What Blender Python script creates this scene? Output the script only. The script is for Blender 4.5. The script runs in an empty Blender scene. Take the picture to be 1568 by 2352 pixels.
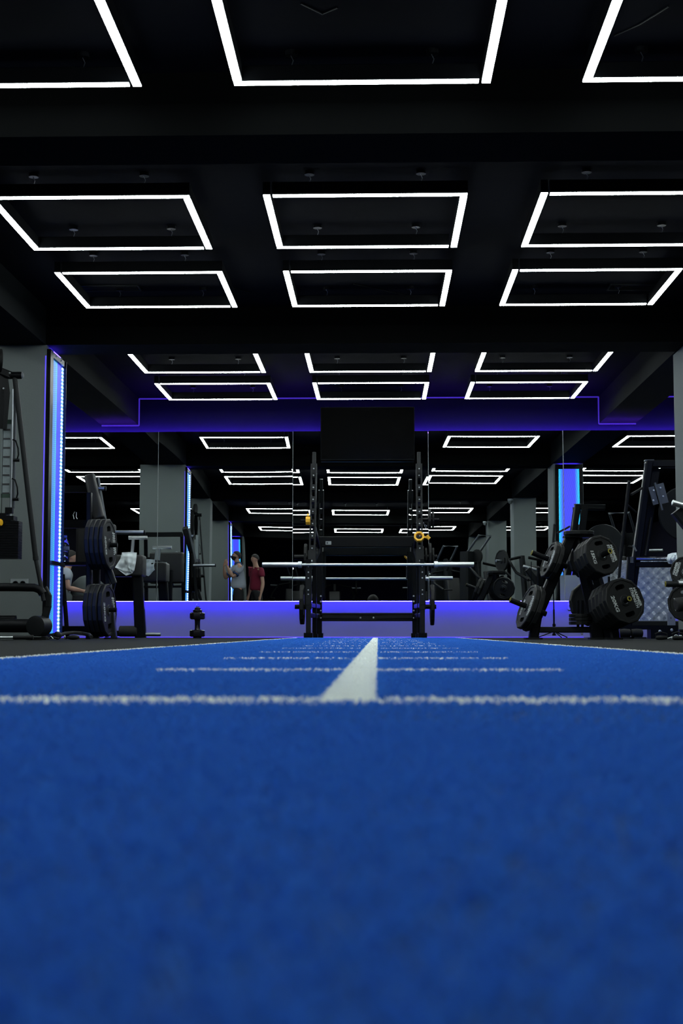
import bpy, bmesh, math, random
import numpy as np
from mathutils import Vector, Matrix
from mathutils.geometry import tessellate_polygon
random.seed(7); np.random.seed(7)
scene = bpy.context.scene
C = scene.collection
# ------------------------------------------------------------ camera
FP = 3267.0
CAM = Vector((0, 0, .063))
PITCH = math.atan(276/FP)
YAW = math.atan(84/FP*math.cos(PITCH))
cd = bpy.data.cameras.new('camera'); cam = bpy.data.objects.new('camera', cd); C.objects.link(cam)
cam.location = CAM; cam.rotation_euler = (math.pi/2+PITCH, 0, YAW)
cd.sensor_fit = 'VERTICAL'; cd.sensor_height = 36; cd.lens = FP/2352*36
cd.clip_start = .01; cd.clip_end = 200
cd.dof.use_dof = True; cd.dof.focus_distance = 12.8; cd.dof.aperture_fstop = 11.0
scene.camera = cam
_fw = Vector((-math.sin(YAW)*math.cos(PITCH), math.cos(YAW)*math.cos(PITCH), math.sin(PITCH)))
_rt = Vector((math.cos(YAW), math.sin(YAW), 0)); _up = _rt.cross(_fw)
def P(px, py, Y):            # world point seen at pixel (px, py) of the 1568x2352 frame at depth Y
    d = _rt*(px-784) + _up*(1176-py) + _fw*FP
    return CAM + d*(Y/d.y)
def PX(px, py, X):
    d = _rt*(px-784) + _up*(1176-py) + _fw*FP
    return CAM + d*(X/d.x)
# ------------------------------------------------------------ world and exposure
w = bpy.data.worlds.new('world'); scene.world = w; w.use_nodes = True
w.node_tree.nodes['Background'].inputs[0].default_value = (.010, .012, .020, 1)
w.node_tree.nodes['Background'].inputs[1].default_value = .4
vs = scene.view_settings
vs.view_transform = 'Standard'; vs.look = 'None'; vs.exposure = 0.0; vs.gamma = 1; vs.use_curve_mapping = False
LAMP = 31.0      # radiance of the ceiling light tubes
BLUE = 9.0       # radiance of the blue strips

# ------------------------------------------------------------ materials
def newmat(name):
    m = bpy.data.materials.new(name); m.use_nodes = True
    return m, m.node_tree, m.node_tree.nodes['Principled BSDF']
def mat(name, col, rough=.5, metal=0., bump=0., bscale=200., var=0., vscale=8., spec=.5, coat=0., trans=0., ior=1.45):
    m, t, b = newmat(name)
    b.inputs['Base Color'].default_value = (*col, 1)
    b.inputs['Roughness'].default_value = rough; b.inputs['Metallic'].default_value = metal
    b.inputs['Specular IOR Level'].default_value = spec
    b.inputs['Coat Weight'].default_value = coat
    b.inputs['Transmission Weight'].default_value = trans; b.inputs['IOR'].default_value = ior
    tc = t.nodes.new('ShaderNodeTexCoord')
    if bump:
        n = t.nodes.new('ShaderNodeTexNoise'); n.inputs['Scale'].default_value = bscale
        bp = t.nodes.new('ShaderNodeBump'); bp.inputs['Strength'].default_value = bump; bp.inputs['Distance'].default_value = .002
        t.links.new(tc.outputs['Object'], n.inputs['Vector']); t.links.new(n.outputs[0], bp.inputs['Height']); t.links.new(bp.outputs[0], b.inputs['Normal'])
    n = t.nodes.new('ShaderNodeTexNoise'); n.inputs['Scale'].default_value = vscale; n.inputs['Detail'].default_value = 5
    t.links.new(tc.outputs['Object'], n.inputs['Vector'])
    mr = t.nodes.new('ShaderNodeMapRange'); mr.inputs[3].default_value = max(0, rough-.06); mr.inputs[4].default_value = min(1, rough+.06)
    if rough > .02:
        t.links.new(n.outputs[0], mr.inputs[0]); t.links.new(mr.outputs[0], b.inputs['Roughness'])
    if var:
        hs = t.nodes.new('ShaderNodeMix'); hs.data_type = 'RGBA'
        hs.inputs[6].default_value = (*[c*(1-var) for c in col], 1); hs.inputs[7].default_value = (*[min(1, c*(1+var)) for c in col], 1)
        t.links.new(n.outputs[0], hs.inputs[0]); t.links.new(hs.outputs[2], b.inputs['Base Color'])
    return m
def emit(name, col, s, base=(.02,.02,.02)):
    m, t, b = newmat(name)
    b.inputs['Base Color'].default_value = (*base, 1); b.inputs['Emission Color'].default_value = (*col, 1)
    b.inputs['Emission Strength'].default_value = s
    return m
M = {}
M['column'] = mat('grey_plaster', (.135, .156, .152), .85, bump=.25, bscale=60, var=.06, vscale=3)
M['ceiling'] = mat('black_ceiling_paint', (.0014, .0018, .0040), .9, bump=.2, bscale=40, var=.15, spec=.04)
M['beam'] = mat('dark_beam_paint', (.0013, .0015, .0016), .9, bump=.2, bscale=40, var=.12, spec=.05)
M['sidebeam'] = mat('charcoal_beam_paint', (.0075, .0085, .0088), .9, bump=.2, bscale=40, var=.12, spec=.05)
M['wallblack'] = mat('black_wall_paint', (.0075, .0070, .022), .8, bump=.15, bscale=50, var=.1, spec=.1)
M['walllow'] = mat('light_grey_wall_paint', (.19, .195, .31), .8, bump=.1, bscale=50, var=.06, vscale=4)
M['paint'] = mat('black_powder_coat', (.0035, .004, .005), .36, bump=.08, bscale=400, spec=.12)
M['paint2'] = mat('charcoal_powder_coat', (.010, .0115, .0125), .45, bump=.08, bscale=400, spec=.16)
M['greymetal'] = mat('grey_painted_steel', (.07, .08, .09), .45, metal=.3)
M['rubber'] = mat('black_urethane', (.006, .0068, .007), .55, bump=.06, bscale=500, var=.1, spec=.25)
M['foam'] = mat('black_foam', (.006, .0065, .0065), .8, bump=.3, bscale=300)
M['vinyl'] = mat('black_vinyl', (.008, .0085, .009), .5, bump=.2, bscale=500)
M['chrome'] = mat('brushed_chrome', (.62, .65, .66), .36, metal=1)
M['steel'] = mat('satin_steel', (.35, .38, .40), .38, metal=1)
M['bolt'] = mat('bolt_steel', (.45, .48, .5), .4, metal=.8)
M['yellow'] = mat('yellow_plastic', (.80, .42, .02), .45)
M['white'] = mat('white_lettering', (.42, .45, .44), .6)
M['towel'] = mat('white_terry', (.58, .64, .66), .95, bump=.6, bscale=500, spec=.1)
M['socket'] = mat('socket_plastic', (.25, .28, .28), .5)
M['greyfabric'] = mat('grey_chair_shell', (.10, .115, .115), .7)
M['screen'] = mat('black_screen_glass', (.003, .003, .003), .10, spec=.22)
M['glass'] = mat('clear_plastic', (.75, .85, 1.), .05, trans=1., ior=1.3)
M['water'] = mat('water', (.8, .9, 1.), .0, trans=1., ior=1.33)
M['blueplastic'] = mat('blue_cap', (.05, .1, .8), .4)
M['skin'] = mat('skin', (.42, .24, .17), .55)
M['hair'] = mat('dark_hair', (.012, .009, .008), .7, bump=.8, bscale=300)
M['tee_white'] = mat('white_cotton', (.36, .39, .45), .9, bump=.2, bscale=80)
M['tee_red'] = mat('maroon_cotton', (.14, .006, .025), .9, bump=.2, bscale=80)
M['navy'] = mat('navy_cotton', (.02, .05, .14), .9)
M['trousers'] = mat('black_cloth', (.010, .010, .012), .9, bump=.2, bscale=80)
M['cabinet'] = mat('dark_laminate', (.02, .02, .024), .5)
M['placard'] = mat('placard_film', (.20, .24, .25), .5, var=.25, vscale=40)
M['orange'] = mat('orange_plastic', (.6, .16, .03), .5)
M['lamp'] = emit('white_light_tube', (.90, 1., 1.), LAMP, (.8,.8,.8))
M['led'] = emit('blue_led_strip', (.075, .045, 1.), BLUE)
M['ledweak'] = emit('blue_led_line', (.10, .04, 1.), .42)
M['ledbase'] = emit('blue_led_base', (.09, .05, 1.), 1.6)
def mirror_mat():
    m, t, b = newmat('mirror_glass')
    b.inputs['Base Color'].default_value = (.80, .84, .83, 1); b.inputs['Metallic'].default_value = 1; b.inputs['Roughness'].default_value = 0.0
    return m
M['mirror'] = mirror_mat()
def led_panel_mat(name, axis, strip):
    # backlit panel under an expanded mesh: bright cyan near its lit edges, blue in the middle
    m, t, b = newmat(name); N = t.nodes; L = t.links
    tc = N.new('ShaderNodeTexCoord'); sp = N.new('ShaderNodeSeparateXYZ'); L.new(tc.outputs['Generated'], sp.inputs[0])
    u = sp.outputs[axis]
    r = N.new('ShaderNodeValToRGB'); L.new(u, r.inputs[0])
    e = r.color_ramp.elements
    cy = (.02, .62, 1., 1); bl = (.055, .065, 1., 1)
    e[0].position = 0; e[0].color = cy; e[1].position = 1; e[1].color = cy
    for p_, c_ in ((.22, bl), (.78, bl)):
        q = e.new(p_); q.color = c_
    if strip:
        e[0].color = (.06, .20, 1, 1); e[1].color = (.07, .22, 1, 1); e[2].color = (.05, .42, 1, 1); e[-1].color = (.04, .75, 1, 1)
    v = N.new('ShaderNodeTexVoronoi'); v.feature = 'DISTANCE_TO_EDGE'; v.inputs['Scale'].default_value = 70; v.inputs['Randomness'].default_value = .0
    mp = N.new('ShaderNodeMapping'); mp.inputs['Rotation'].default_value = (.78, .78, .78) ; L.new(tc.outputs['Object'], mp.inputs[0]); L.new(mp.outputs[0], v.inputs['Vector'])
    cr = N.new('ShaderNodeMapRange'); cr.inputs[1].default_value = .0; cr.inputs[2].default_value = .16; cr.inputs[3].default_value = .45; cr.inputs[4].default_value = 1.15
    L.new(v.outputs['Distance'], cr.inputs[0])
    mul = N.new('ShaderNodeMath'); mul.operation = 'MULTIPLY'; mul.inputs[1].default_value = .85 if strip else 1.5; L.new(cr.outputs[0], mul.inputs[0])
    b.inputs['Base Color'].default_value = (.01, .01, .02, 1)
    L.new(r.outputs[0], b.inputs['Emission Color']); L.new(mul.outputs[0], b.inputs['Emission Strength'])
    return m
M['panel_side'] = led_panel_mat('blue_backlit_mesh_side', 1, True)
M['panel_back'] = led_panel_mat('blue_backlit_mesh', 0, False)
def dotted_led():
    m, t, b = newmat('dotted_led_tape'); N = t.nodes; L = t.links
    tc = N.new('ShaderNodeTexCoord'); sp = N.new('ShaderNodeSeparateXYZ'); L.new(tc.outputs['Object'], sp.inputs[0])
    a = N.new('ShaderNodeMath'); a.operation = 'MULTIPLY'; a.inputs[1].default_value = 2*math.pi/.033; L.new(sp.outputs[2], a.inputs[0])
    s = N.new('ShaderNodeMath'); s.operation = 'SINE'; L.new(a.outputs[0], s.inputs[0])
    cr = N.new('ShaderNodeMapRange'); cr.inputs[1].default_value = -.3; cr.inputs[2].default_value = .8; cr.inputs[3].default_value = 3.5; cr.inputs[4].default_value = 30
    L.new(s.outputs[0], cr.inputs[0]); L.new(cr.outputs[0], b.inputs['Emission Strength'])
    b.inputs['Emission Color'].default_value = (.09, .22, 1, 1); b.inputs['Base Color'].default_value = (.02, .02, .1, 1)
    return m
M['leddots'] = dotted_led()
M['toptape'] = emit('blue_top_tape', (.06, .03, 1.), 40)

TX0, TX1, TY1 = -.835, .805, 14.4       # turf extents
def turf_mat(name, blade):
    m, t, b = newmat(name); N = t.nodes; L = t.links
    g = N.new('ShaderNodeTexCoord'); sp = N.new('ShaderNodeSeparateXYZ'); L.new(g.outputs['Object'], sp.inputs[0])
    nz = N.new('ShaderNodeTexNoise'); nz.inputs['Scale'].default_value = 260; L.new(g.outputs['Object'], nz.inputs['Vector'])
    def mth(op, a, b_=None, c=None):
        n = N.new('ShaderNodeMath'); n.operation = op
        for i, v in enumerate((a, b_, c)):
            if v is None: continue
            if isinstance(v, (int, float)): n.inputs[i].default_value = v
            else: L.new(v, n.inputs[i])
        return n.outputs[0]
    j = mth('MULTIPLY', mth('SUBTRACT', nz.outputs[0], .5), .012)
    X = mth('ADD', sp.outputs[0], j); Y = mth('ADD', sp.outputs[1], j)
    def band(v, a, b_): return mth('MULTIPLY', mth('GREATER_THAN', v, a), mth('LESS_THAN', v, b_))
    m1 = band(X, -.050, -.002); m1 = mth('MULTIPLY', m1, mth('GREATER_THAN', Y, 1.18))           # centre line
    m2 = band(Y, 1.18, 1.235)                                                                      # start line
    fr = mth('FRACT', mth('DIVIDE', mth('SUBTRACT', Y, 1.18), .94))
    m3 = mth('MULTIPLY', mth('LESS_THAN', fr, .055), band(X, -.335, .278)); m3 = mth('MULTIPLY', m3, mth('GREATER_THAN', Y, 1.15))
    e1 = mth('LESS_THAN', X, TX0+.035); e2 = mth('GREATER_THAN', X, TX1-.035)
    mask = mth('MAXIMUM', mth('MAXIMUM', m1, m2), mth('MAXIMUM', m3, mth('MAXIMUM', e1, e2)))
    n2 = N.new('ShaderNodeTexNoise'); n2.inputs['Scale'].default_value = 14; n2.inputs['Detail'].default_value = 6; L.new(g.outputs['Object'], n2.inputs['Vector'])
    cb = N.new('ShaderNodeMix'); cb.data_type = 'RGBA'; L.new(n2.outputs[0], cb.inputs[0])
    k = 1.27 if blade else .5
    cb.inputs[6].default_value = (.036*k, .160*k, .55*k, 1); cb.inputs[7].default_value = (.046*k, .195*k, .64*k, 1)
    cm = N.new('ShaderNodeMix'); cm.data_type = 'RGBA'; L.new(mask, cm.inputs[0]); L.new(cb.outputs[2], cm.inputs[6]); cm.inputs[7].default_value = (.93, .97, .93, 1)
    L.new(cm.outputs[2], b.inputs['Base Color']); b.inputs['Roughness'].default_value = .75 if blade else .9
    b.inputs['Specular IOR Level'].default_value = .08
    if blade:
        tl_ = N.new('ShaderNodeBsdfTranslucent'); L.new(cm.outputs[2], tl_.inputs[0]); mx = N.new('ShaderNodeMixShader'); mx.inputs[0].default_value = .5
        L.new(b.outputs[0], mx.inputs[1]); L.new(tl_.outputs[0], mx.inputs[2]); L.new(mx.outputs[0], N['Material Output'].inputs[0])
    return m
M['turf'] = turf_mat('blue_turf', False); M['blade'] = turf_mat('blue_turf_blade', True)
def floor_mat():
    m, t, b = newmat('speckled_rubber_floor'); N = t.nodes; L = t.links
    g = N.new('ShaderNodeTexCoord')
    v = N.new('ShaderNodeTexVoronoi'); v.inputs['Scale'].default_value = 90; L.new(g.outputs['Object'], v.inputs['Vector'])
    r = N.new('ShaderNodeValToRGB'); L.new(v.outputs['Distance'], r.inputs[0])
    r.color_ramp.elements[0].position = .10; r.color_ramp.elements[0].color = (.045, .052, .05, 1)
    r.color_ramp.elements[1].position = .16; r.color_ramp.elements[1].color = (.010, .012, .012, 1)
    L.new(r.outputs[0], b.inputs['Base Color']); b.inputs['Roughness'].default_value = .85; b.inputs['Specular IOR Level'].default_value = .08
    n = N.new('ShaderNodeTexNoise'); n.inputs['Scale'].default_value = 300; L.new(g.outputs['Object'], n.inputs['Vector'])
    bp = N.new('ShaderNodeBump'); bp.inputs['Strength'].default_value = .5; bp.inputs['Distance'].default_value = .003
    L.new(n.outputs[0], bp.inputs['Height']); L.new(bp.outputs[0], b.inputs['Normal'])
    return m
M['floor'] = floor_mat()
def tread_mat():
    m = mat('aluminium_sheet', (.50, .55, .57), .38, metal=.85, bump=.15, bscale=30)
    return m
M['tread'] = tread_mat()

# ------------------------------------------------------------ mesh building helpers
WL = {}
class MB:
    def __init__(s): s.v = []; s.f = []; s.mi = []; s.cur = 0
    def add(s, vs_, fs):
        n = len(s.v); s.v += [tuple(v) for v in vs_]; s.f += [tuple(i+n for i in f) for f in fs]; s.mi += [s.cur]*len(fs); return s
    def prism_between(s, prof, p0, p1, up=(0,0,1), scale1=1.0, caps=True):
        p0 = Vector(p0); p1 = Vector(p1); d = (p1-p0).normalized(); up = Vector(up)
        if abs(d.dot(up)) > .98: up = Vector((0,1,0)) if abs(d.y) < .9 else Vector((1,0,0))
        x = d.cross(up).normalized(); y = x.cross(d).normalized(); n = len(prof)
        vs_ = [p0+x*a+y*b for a, b in prof] + [p1+x*a*scale1+y*b*scale1 for a, b in prof]
        fs = [(i, (i+1) % n, n+(i+1) % n, n+i) for i in range(n)]
        if caps: fs += [tuple(range(n))[::-1], tuple(range(n, 2*n))]
        return s.add(vs_, fs)
    def bar(s, p0, p1, w_, h_, up=(0,0,1), c=None, scale1=1.0):
        c = min(w_, h_)*.16 if c is None else c; a, b = w_/2, h_/2
        prof = [(a-c,-b),(a,-b+c),(a,b-c),(a-c,b),(-a+c,b),(-a,b-c),(-a,-b+c),(-a+c,-b)]
        return s.prism_between(prof, p0, p1, up, scale1)
    def box(s, c, sz, R=None, ch=None):
        c = Vector(c); hz = sz[2]/2; d = Vector((0,0,hz)); yv = Vector((0,1,0))
        if R is not None: d = R @ d; yv = R @ yv
        k = min(sz)*.1 if ch is None else ch
        return s.bar(c-d, c+d, sz[0], sz[1], up=yv, c=k)
    def tube(s, p0, p1, r, r1=None, seg=20, caps=True):
        prof = [(r*math.cos(2*math.pi*i/seg), r*math.sin(2*math.pi*i/seg)) for i in range(seg)]
        return s.prism_between(prof, p0, p1, scale1=(r1/r if r1 is not None else 1.), caps=caps)
    def path(s, pts, r, seg=12, rs=None, prof=None, up=(0,0,1)):
        pts = [Vector(p) for p in pts]; n = len(pts); rings = []
        pr = prof or [(math.cos(2*math.pi*i/seg), math.sin(2*math.pi*i/seg)) for i in range(seg)]
        k = len(pr); x = None
        for i, p in enumerate(pts):
            d = (pts[min(i+1, n-1)]-pts[max(i-1, 0)]).normalized()
            if x is None:
                u = Vector(up)
                if abs(d.dot(u)) > .95: u = Vector((0,1,0)) if abs(d.y)<.9 else Vector((1,0,0))
                x = d.cross(u).normalized()
            else: x = (x - d*x.dot(d)).normalized()
            y = x.cross(d).normalized(); rr = (rs[i] if rs else 1)*(r if not prof else 1)
            rings += [p+x*a*rr+y*b*rr for a, b in pr]
        fs = [(i*k+j, i*k+(j+1) % k, (i+1)*k+(j+1) % k, (i+1)*k+j) for i in range(n-1) for j in range(k)]
        fs += [tuple(range(k))[::-1], tuple(range((n-1)*k, n*k))]
        return s.add(rings, fs)
    def lathe(s, prof, o=(0,0,0), ax=(0,0,1), seg=24):
        # prof: (radius, distance along ax)
        o = Vector(o); ax = Vector(ax).normalized(); u = Vector((0,0,1)) if abs(ax.z) < .9 else Vector((1,0,0))
        x = ax.cross(u).normalized(); y = ax.cross(x).normalized(); n = len(prof)
        vs_ = [o+ax*h+(x*math.cos(2*math.pi*j/seg)+y*math.sin(2*math.pi*j/seg))*max(r, 1e-5) for r, h in prof for j in range(seg)]
        fs = [(i*seg+j, i*seg+(j+1) % seg, (i+1)*seg+(j+1) % seg, (i+1)*seg+j) for i in range(n-1) for j in range(seg)]
        fs += [tuple(range(seg))[::-1], tuple(range((n-1)*seg, n*seg))]
        return s.add(vs_, fs)
    def ball(s, c, r, seg=16, sq=(1,1,1)):
        c = Vector(c); rings = 10
        vs_ = [c+Vector((r*sq[0]*math.sin(math.pi*(i+.02)/(rings-.0+.04))*math.cos(2*math.pi*j/seg), r*sq[1]*math.sin(math.pi*(i+.02)/(rings+.04))*math.sin(2*math.pi*j/seg), r*sq[2]*math.cos(math.pi*(i+.02)/(rings+.04)))) for i in range(rings+1) for j in range(seg)]
        fs = [(i*seg+j, (i+1)*seg+j, (i+1)*seg+(j+1) % seg, i*seg+(j+1) % seg) for i in range(rings) for j in range(seg)]
        return s.add(vs_, fs)
    def rbox(s, c, sz, R=None, r=.02, seg=4):
        # box with rounded vertical edges and soft rims: pads, cushions
        a, b, h = sz[0]/2, sz[1]/2, sz[2]/2
        r = min(r, a*.98, b*.98, h*.98)
        def ring(off, z):
            out = []
            for qx, qy, st in ((1,1,0),(-1,1,90),(-1,-1,180),(1,-1,270)):
                for k in range(seg+1):
                    t = math.radians(st+90*k/seg); rr = r
                    out.append(((a-r)*qx+(rr-off)*math.cos(t), (b-r)*qy+(rr-off)*math.sin(t), z))
            return out
        vs_ = []; m = 0
        for k in range(seg+1):
            t = math.pi/2*k/seg; q = r*.7
            vs_ += ring(q*(1-math.sin(t)), -h+q*(1-math.cos(t))); m += 1
        for k in range(seg+1):
            t = math.pi/2*k/seg; q = r*.7
            vs_ += ring(q*(1-math.cos(t)), h-q*(1-math.sin(t))); m += 1
        n = 4*(seg+1)
        c = Vector(c); vs_ = [(c+(R @ Vector(v) if R is not None else Vector(v))) for v in vs_]
        fs = [(i*n+j, i*n+(j+1) % n, (i+1)*n+(j+1) % n, (i+1)*n+j) for i in range(m-1) for j in range(n)]
        fs += [tuple(range(n))[::-1], tuple(range((m-1)*n, m*n))]
        return s.add(vs_, fs)
    def build(s, name, m, parent=None, origin=None, smooth=True, angle=32, mats=None):
        if origin is None:
            if parent is not None: origin = WL[parent.name_full]
            else:
                xs = [v[0] for v in s.v]; ys = [v[1] for v in s.v]; zs = [v[2] for v in s.v]
                origin = Vector(((min(xs)+max(xs))/2, (min(ys)+max(ys))/2, min(zs)))
        origin = Vector(origin)
        me = bpy.data.meshes.new(name)
        me.from_pydata([tuple(Vector(v)-origin) for v in s.v], [], s.f)
        for mm in (mats or [m]): me.materials.append(mm)
        if mats: me.polygons.foreach_set('material_index', s.mi)
        me.update()
        if smooth:
            me.polygons.foreach_set('use_smooth', [True]*len(me.polygons))
            me.set_sharp_from_angle(angle=math.radians(angle))
        o = bpy.data.objects.new(name, me); C.objects.link(o)
        if parent is not None:
            o.parent = parent; o.location = origin-WL[parent.name_full]
        else: o.location = origin
        WL[o.name_full] = origin.copy()
        return o
def tag(o, label=None, cat=None, group=None, kind=None):
    if label: o['label'] = label
    if cat: o['category'] = cat
    if group: o['group'] = group
    if kind: o['kind'] = kind
    return o
def thing(name, label, cat, loc=(0,0,0), group=None):
    o = bpy.data.objects.new(name, None); C.objects.link(o); o.location = loc; o.empty_display_size = .1
    WL[o.name_full] = Vector(loc); return tag(o, label, cat, group)
def struct(name, mb, m, label=None, **k):
    o = mb.build(name, m, **k); o['kind'] = 'structure'
    if label: o['label'] = label; o['category'] = name.split('_')[0]
    return o
def dup(root, loc=None, rot=None, label=None, group=None):
    def cp(o, parent):
        c = o.copy(); C.objects.link(c); c.parent = parent; WL[c.name_full] = Vector(loc) if loc else WL[o.name_full]
        for ch in o.children: cp(ch, c)
        return c
    r = cp(root, None)
    if loc is not None: r.location = loc
    if rot is not None: r.rotation_euler = rot
    if label: r['label'] = label
    if group: r['group'] = group
    return r
def box2(x0, x1, y0, y1, z0, z1, mb=None):
    mb = mb or MB()
    v = [(x, y, z) for z in (z0, z1) for y in (y0, y1) for x in (x0, x1)]
    return mb.add(v, [(0,2,3,1),(4,5,7,6),(0,1,5,4),(2,6,7,3),(0,4,6,2),(1,3,7,5)])

# ------------------------------------------------------------ the room
D = 16.75; CEIL = 2.846; SOF = 2.525; XL, XR, YB = -6.6, 6.4, -7.5
struct('floor', box2(XL, XR, YB, D+.1, -.05, 0), M['floor'], 'dark speckled rubber gym floor around the blue turf', smooth=False)
struct('ceiling', box2(XL, XR, YB, D+.1, CEIL, CEIL+.1), M['ceiling'], 'black painted ceiling above the lights', smooth=False)
struct('wall_back', box2(XL, XR, D, D+.1, .46, CEIL), M['wallblack'], 'black wall above and behind the mirrors at the far end', smooth=False)
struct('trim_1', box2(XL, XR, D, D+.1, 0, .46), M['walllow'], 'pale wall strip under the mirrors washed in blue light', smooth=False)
struct('wall_left', box2(XL-.1, XL, YB, D+.1, 0, CEIL), M['wallblack'], 'dark left side wall', smooth=False)
struct('wall_right', box2(XR, XR+.1, YB, D+.1, 0, CEIL), M['wallblack'], 'dark right side wall', smooth=False)
struct('wall_front', box2(XL, XR, YB-.1, YB, 0, CEIL), M['wallblack'], 'dark wall far behind the camera', smooth=False)
LBX0, LBX1, RBX0, RBX1 = -3.29, -2.85, 2.62, 3.05
BY = [12.0, 6.87, 1.74, -3.39]
n = 2
for y in BY:
    n += 1
    struct('trim_%d' % n, box2(XL, XR, y, y+.44, SOF, CEIL), M['beam'], 'dark ceiling beam crossing the room', smooth=False)
for x0, x1, nm in ((LBX0, LBX1, 'left'), (RBX0, RBX1, 'right')):
    n += 1
    ys = [YB] + sorted(BY); mb = MB()
    segs = []; prev = YB
    for y in sorted(BY): segs.append((prev, y)); prev = y+.44
    segs.append((prev, D))
    for a, b in segs: box2(x0, x1, a, b, SOF, CEIL, mb)
    struct('trim_%d' % n, mb, M['sidebeam'], 'dark lengthwise ceiling beam on the %s' % nm, smooth=False)
for i, y in enumerate(BY):
    for x0, x1, nm in ((LBX0-.1, LBX1+.01, 'left'), (RBX0+.015, RBX1+.0, 'right')):
        n += 1
        struct('trim_%d' % n, box2(x0, x1, y, y+.60 if nm == 'left' else y+.60, 0, SOF), M['column'], 'grey plastered column in the %s row' % nm, smooth=False)

# mirrors: panels 1.585 m wide in front of the far wall, lit from behind along the bottom and the top
MX = [P(x, 1200, 16.62).x for x in (362, 672, 984, 1295)]
edges = [MX[0]-1.585*2, MX[0]-1.585] + MX + [MX[3]+1.585, MX[3]+2*1.585]
names = ['beyond the left column', 'behind the plate machine on the left', 'behind the towel bench and the dumbbell bottle', 'in the middle, behind the squat rack',
         'right of the squat rack', 'behind the plate tree and sled on the right', 'beyond the right column']
for i in range(7):
    x0, x1 = edges[i]+.003, edges[i+1]-.003
    nx, nz = 24, 16; mb = MB(); z0, z1 = .425, 2.423
    amp = [0,.0004,.0010,.0004,.0004,.0003,0][i]
    vs_ = []
    for k in range(nz+1):
        for j in range(nx+1):
            u, v = j/nx, k/nz
            bow = amp*math.sin(math.pi*u)*math.sin(math.pi*v)+ amp*.5*math.sin(2*math.pi*u+i)*(1-v)
            yy = 16.62-bow+(u-.5)*(.014 if i > 3 else .0174)+(v-.5)*(.006 if i == 3 else .003)
            if i == 2: yy += .012*(.12*math.log(math.cosh((u-.27)/.12))-.12*math.log(math.cosh(.73/.12))*u)*1.585
            vs_.append((x0+(x1-x0)*u, yy, z0+(z1-z0)*v))
    mb.add(vs_, [(k*(nx+1)+j, k*(nx+1)+j+1, (k+1)*(nx+1)+j+1, (k+1)*(nx+1)+j) for k in range(nz) for j in range(nx)])
    root = thing('wall_mirror', 'tall frameless mirror panel %s' % names[i], 'mirror', ((x0+x1)/2, 16.62, z0), 'mirror panels on the far wall')
    mb.build('mirror_glass', M['mirror'], root, angle=180)
    ed = MB(); box2(x1+.0005, x1+.0055, 16.615, 16.632, z0, z1, ed); ed.build('polished_edge', M['socket'], root, smooth=False)
    bk = MB(); box2(x0+.002, x1-.002, 16.634, 16.650, z0+.004, z1-.004, bk); bk.build('backing_board', M['wallblack'], root, smooth=False)
def led_line(pts, r, m, label, group=None):
    mb = MB()
    for a, b in zip(pts[:-1], pts[1:]): mb.bar(a, b, r, r, c=r*.2)
    return tag(mb.build('led_strip', m), label, 'led strip', group)
led_line([(-5.9, 16.658, .430), (5.9, 16.658, .430)], .016, emit('blue_led_lower', (.068, .054, 1.), 60), 'blue led strip glowing behind the bottom edge of the mirrors')
led_line([(-5.9, 16.685, 2.412), (5.9, 16.685, 2.412)], .010, emit('blue_led_upper', (.13, .035, 1.), 170), 'blue led strip glowing behind the top edge of the mirrors')
led_line([(-5.9, 16.743, .004), (2.4, 16.743, .004)], .008, M['ledbase'], 'faint blue led line along the foot of the far wall')
c = .006
led_line([(LBX0+.0, D-c, SOF-c), (LBX1+c, D-c, SOF-c), (LBX1+c, D-c, CEIL-c), (RBX0-c, D-c, CEIL-c), (RBX0-c, D-c, SOF-c), (RBX1, D-c, SOF-c)], .017, M['ledweak'], 'thin blue led line stepping around the beams along the far ceiling edge')
led_line([(3.3, D-c, CEIL-c), (5.6, D-c, CEIL-c)], .017, M['ledweak'], 'thin blue led line at the ceiling edge right of the right beam')

# led panels on the columns
def side_panel(y, label, full=True):
    X = LBX1+.01; root = thing('led_column_panel', label, 'led panel', (X, y+.3, 0))
    fr = MB(); box2(X, X+.034, y+.0, y+.11, .02, 2.49, fr); box2(X, X+.028, y+.035, y+.60, 2.44, 2.49, fr); box2(X, X+.028, y+.035, y+.60, .02, .05, fr); box2(X, X+.040, y+.592, y+.60, .02, 2.49, fr)
    fr.build('frame', M['paint'], root, smooth=False)
    pn = MB(); box2(X, X+.008, y+.115, y+.37, .052, 2.438, pn); pn.build('light_panel', M['panel_side'], root, smooth=False)
    b1 = MB(); box2(X, X+.008, y+.37, y+.545, .052, 2.438, b1); b1.build('blue_strip', emit('blue_backlight', (.04, .045, 1.), 1.0), root, smooth=False)
    st = MB(); box2(X, X+.014, y+.545, y+.59, .06, 2.43, st); st.build('led_tape', M['leddots'], root, smooth=False)
    s2 = MB(); box2(X+.009, X+.030, y+.111, y+.115, .06, 2.43, s2); s2.build('led_tape', M['leddots'], root, smooth=False)
    f2 = MB(); box2(X-.012, X-.004, y-.006, y-.001, .45, 2.43, f2); f2.build('led_edge', emit('blue_edge', (.10, .07, 1), 1.3), root, smooth=False)
    f3 = MB(); box2(X-.012, X-.004, y+.601, y+.606, .1, 2.43, f3); f3.build('led_edge', emit('blue_edge', (.10, .07, 1), 1.3), root, smooth=False)
    tpn = MB(); box2(X+.002, X+.024, y+.12, y+.42, 2.4905, 2.497, tpn); tpn.build('top_led_tape', M['toptape'], root, smooth=False)
    bd = MB(); box2(X-.001, X+.05, y+.14, y+.62, .64, .675, bd); bd.build('strap', M['paint'], root, smooth=False)
    for k in range(3):
        b = MB(); b.ball((X+.03, y+.03+.2*k, 2.47), .007); b.build('bolt', M['bolt'], root)
    return root
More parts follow.
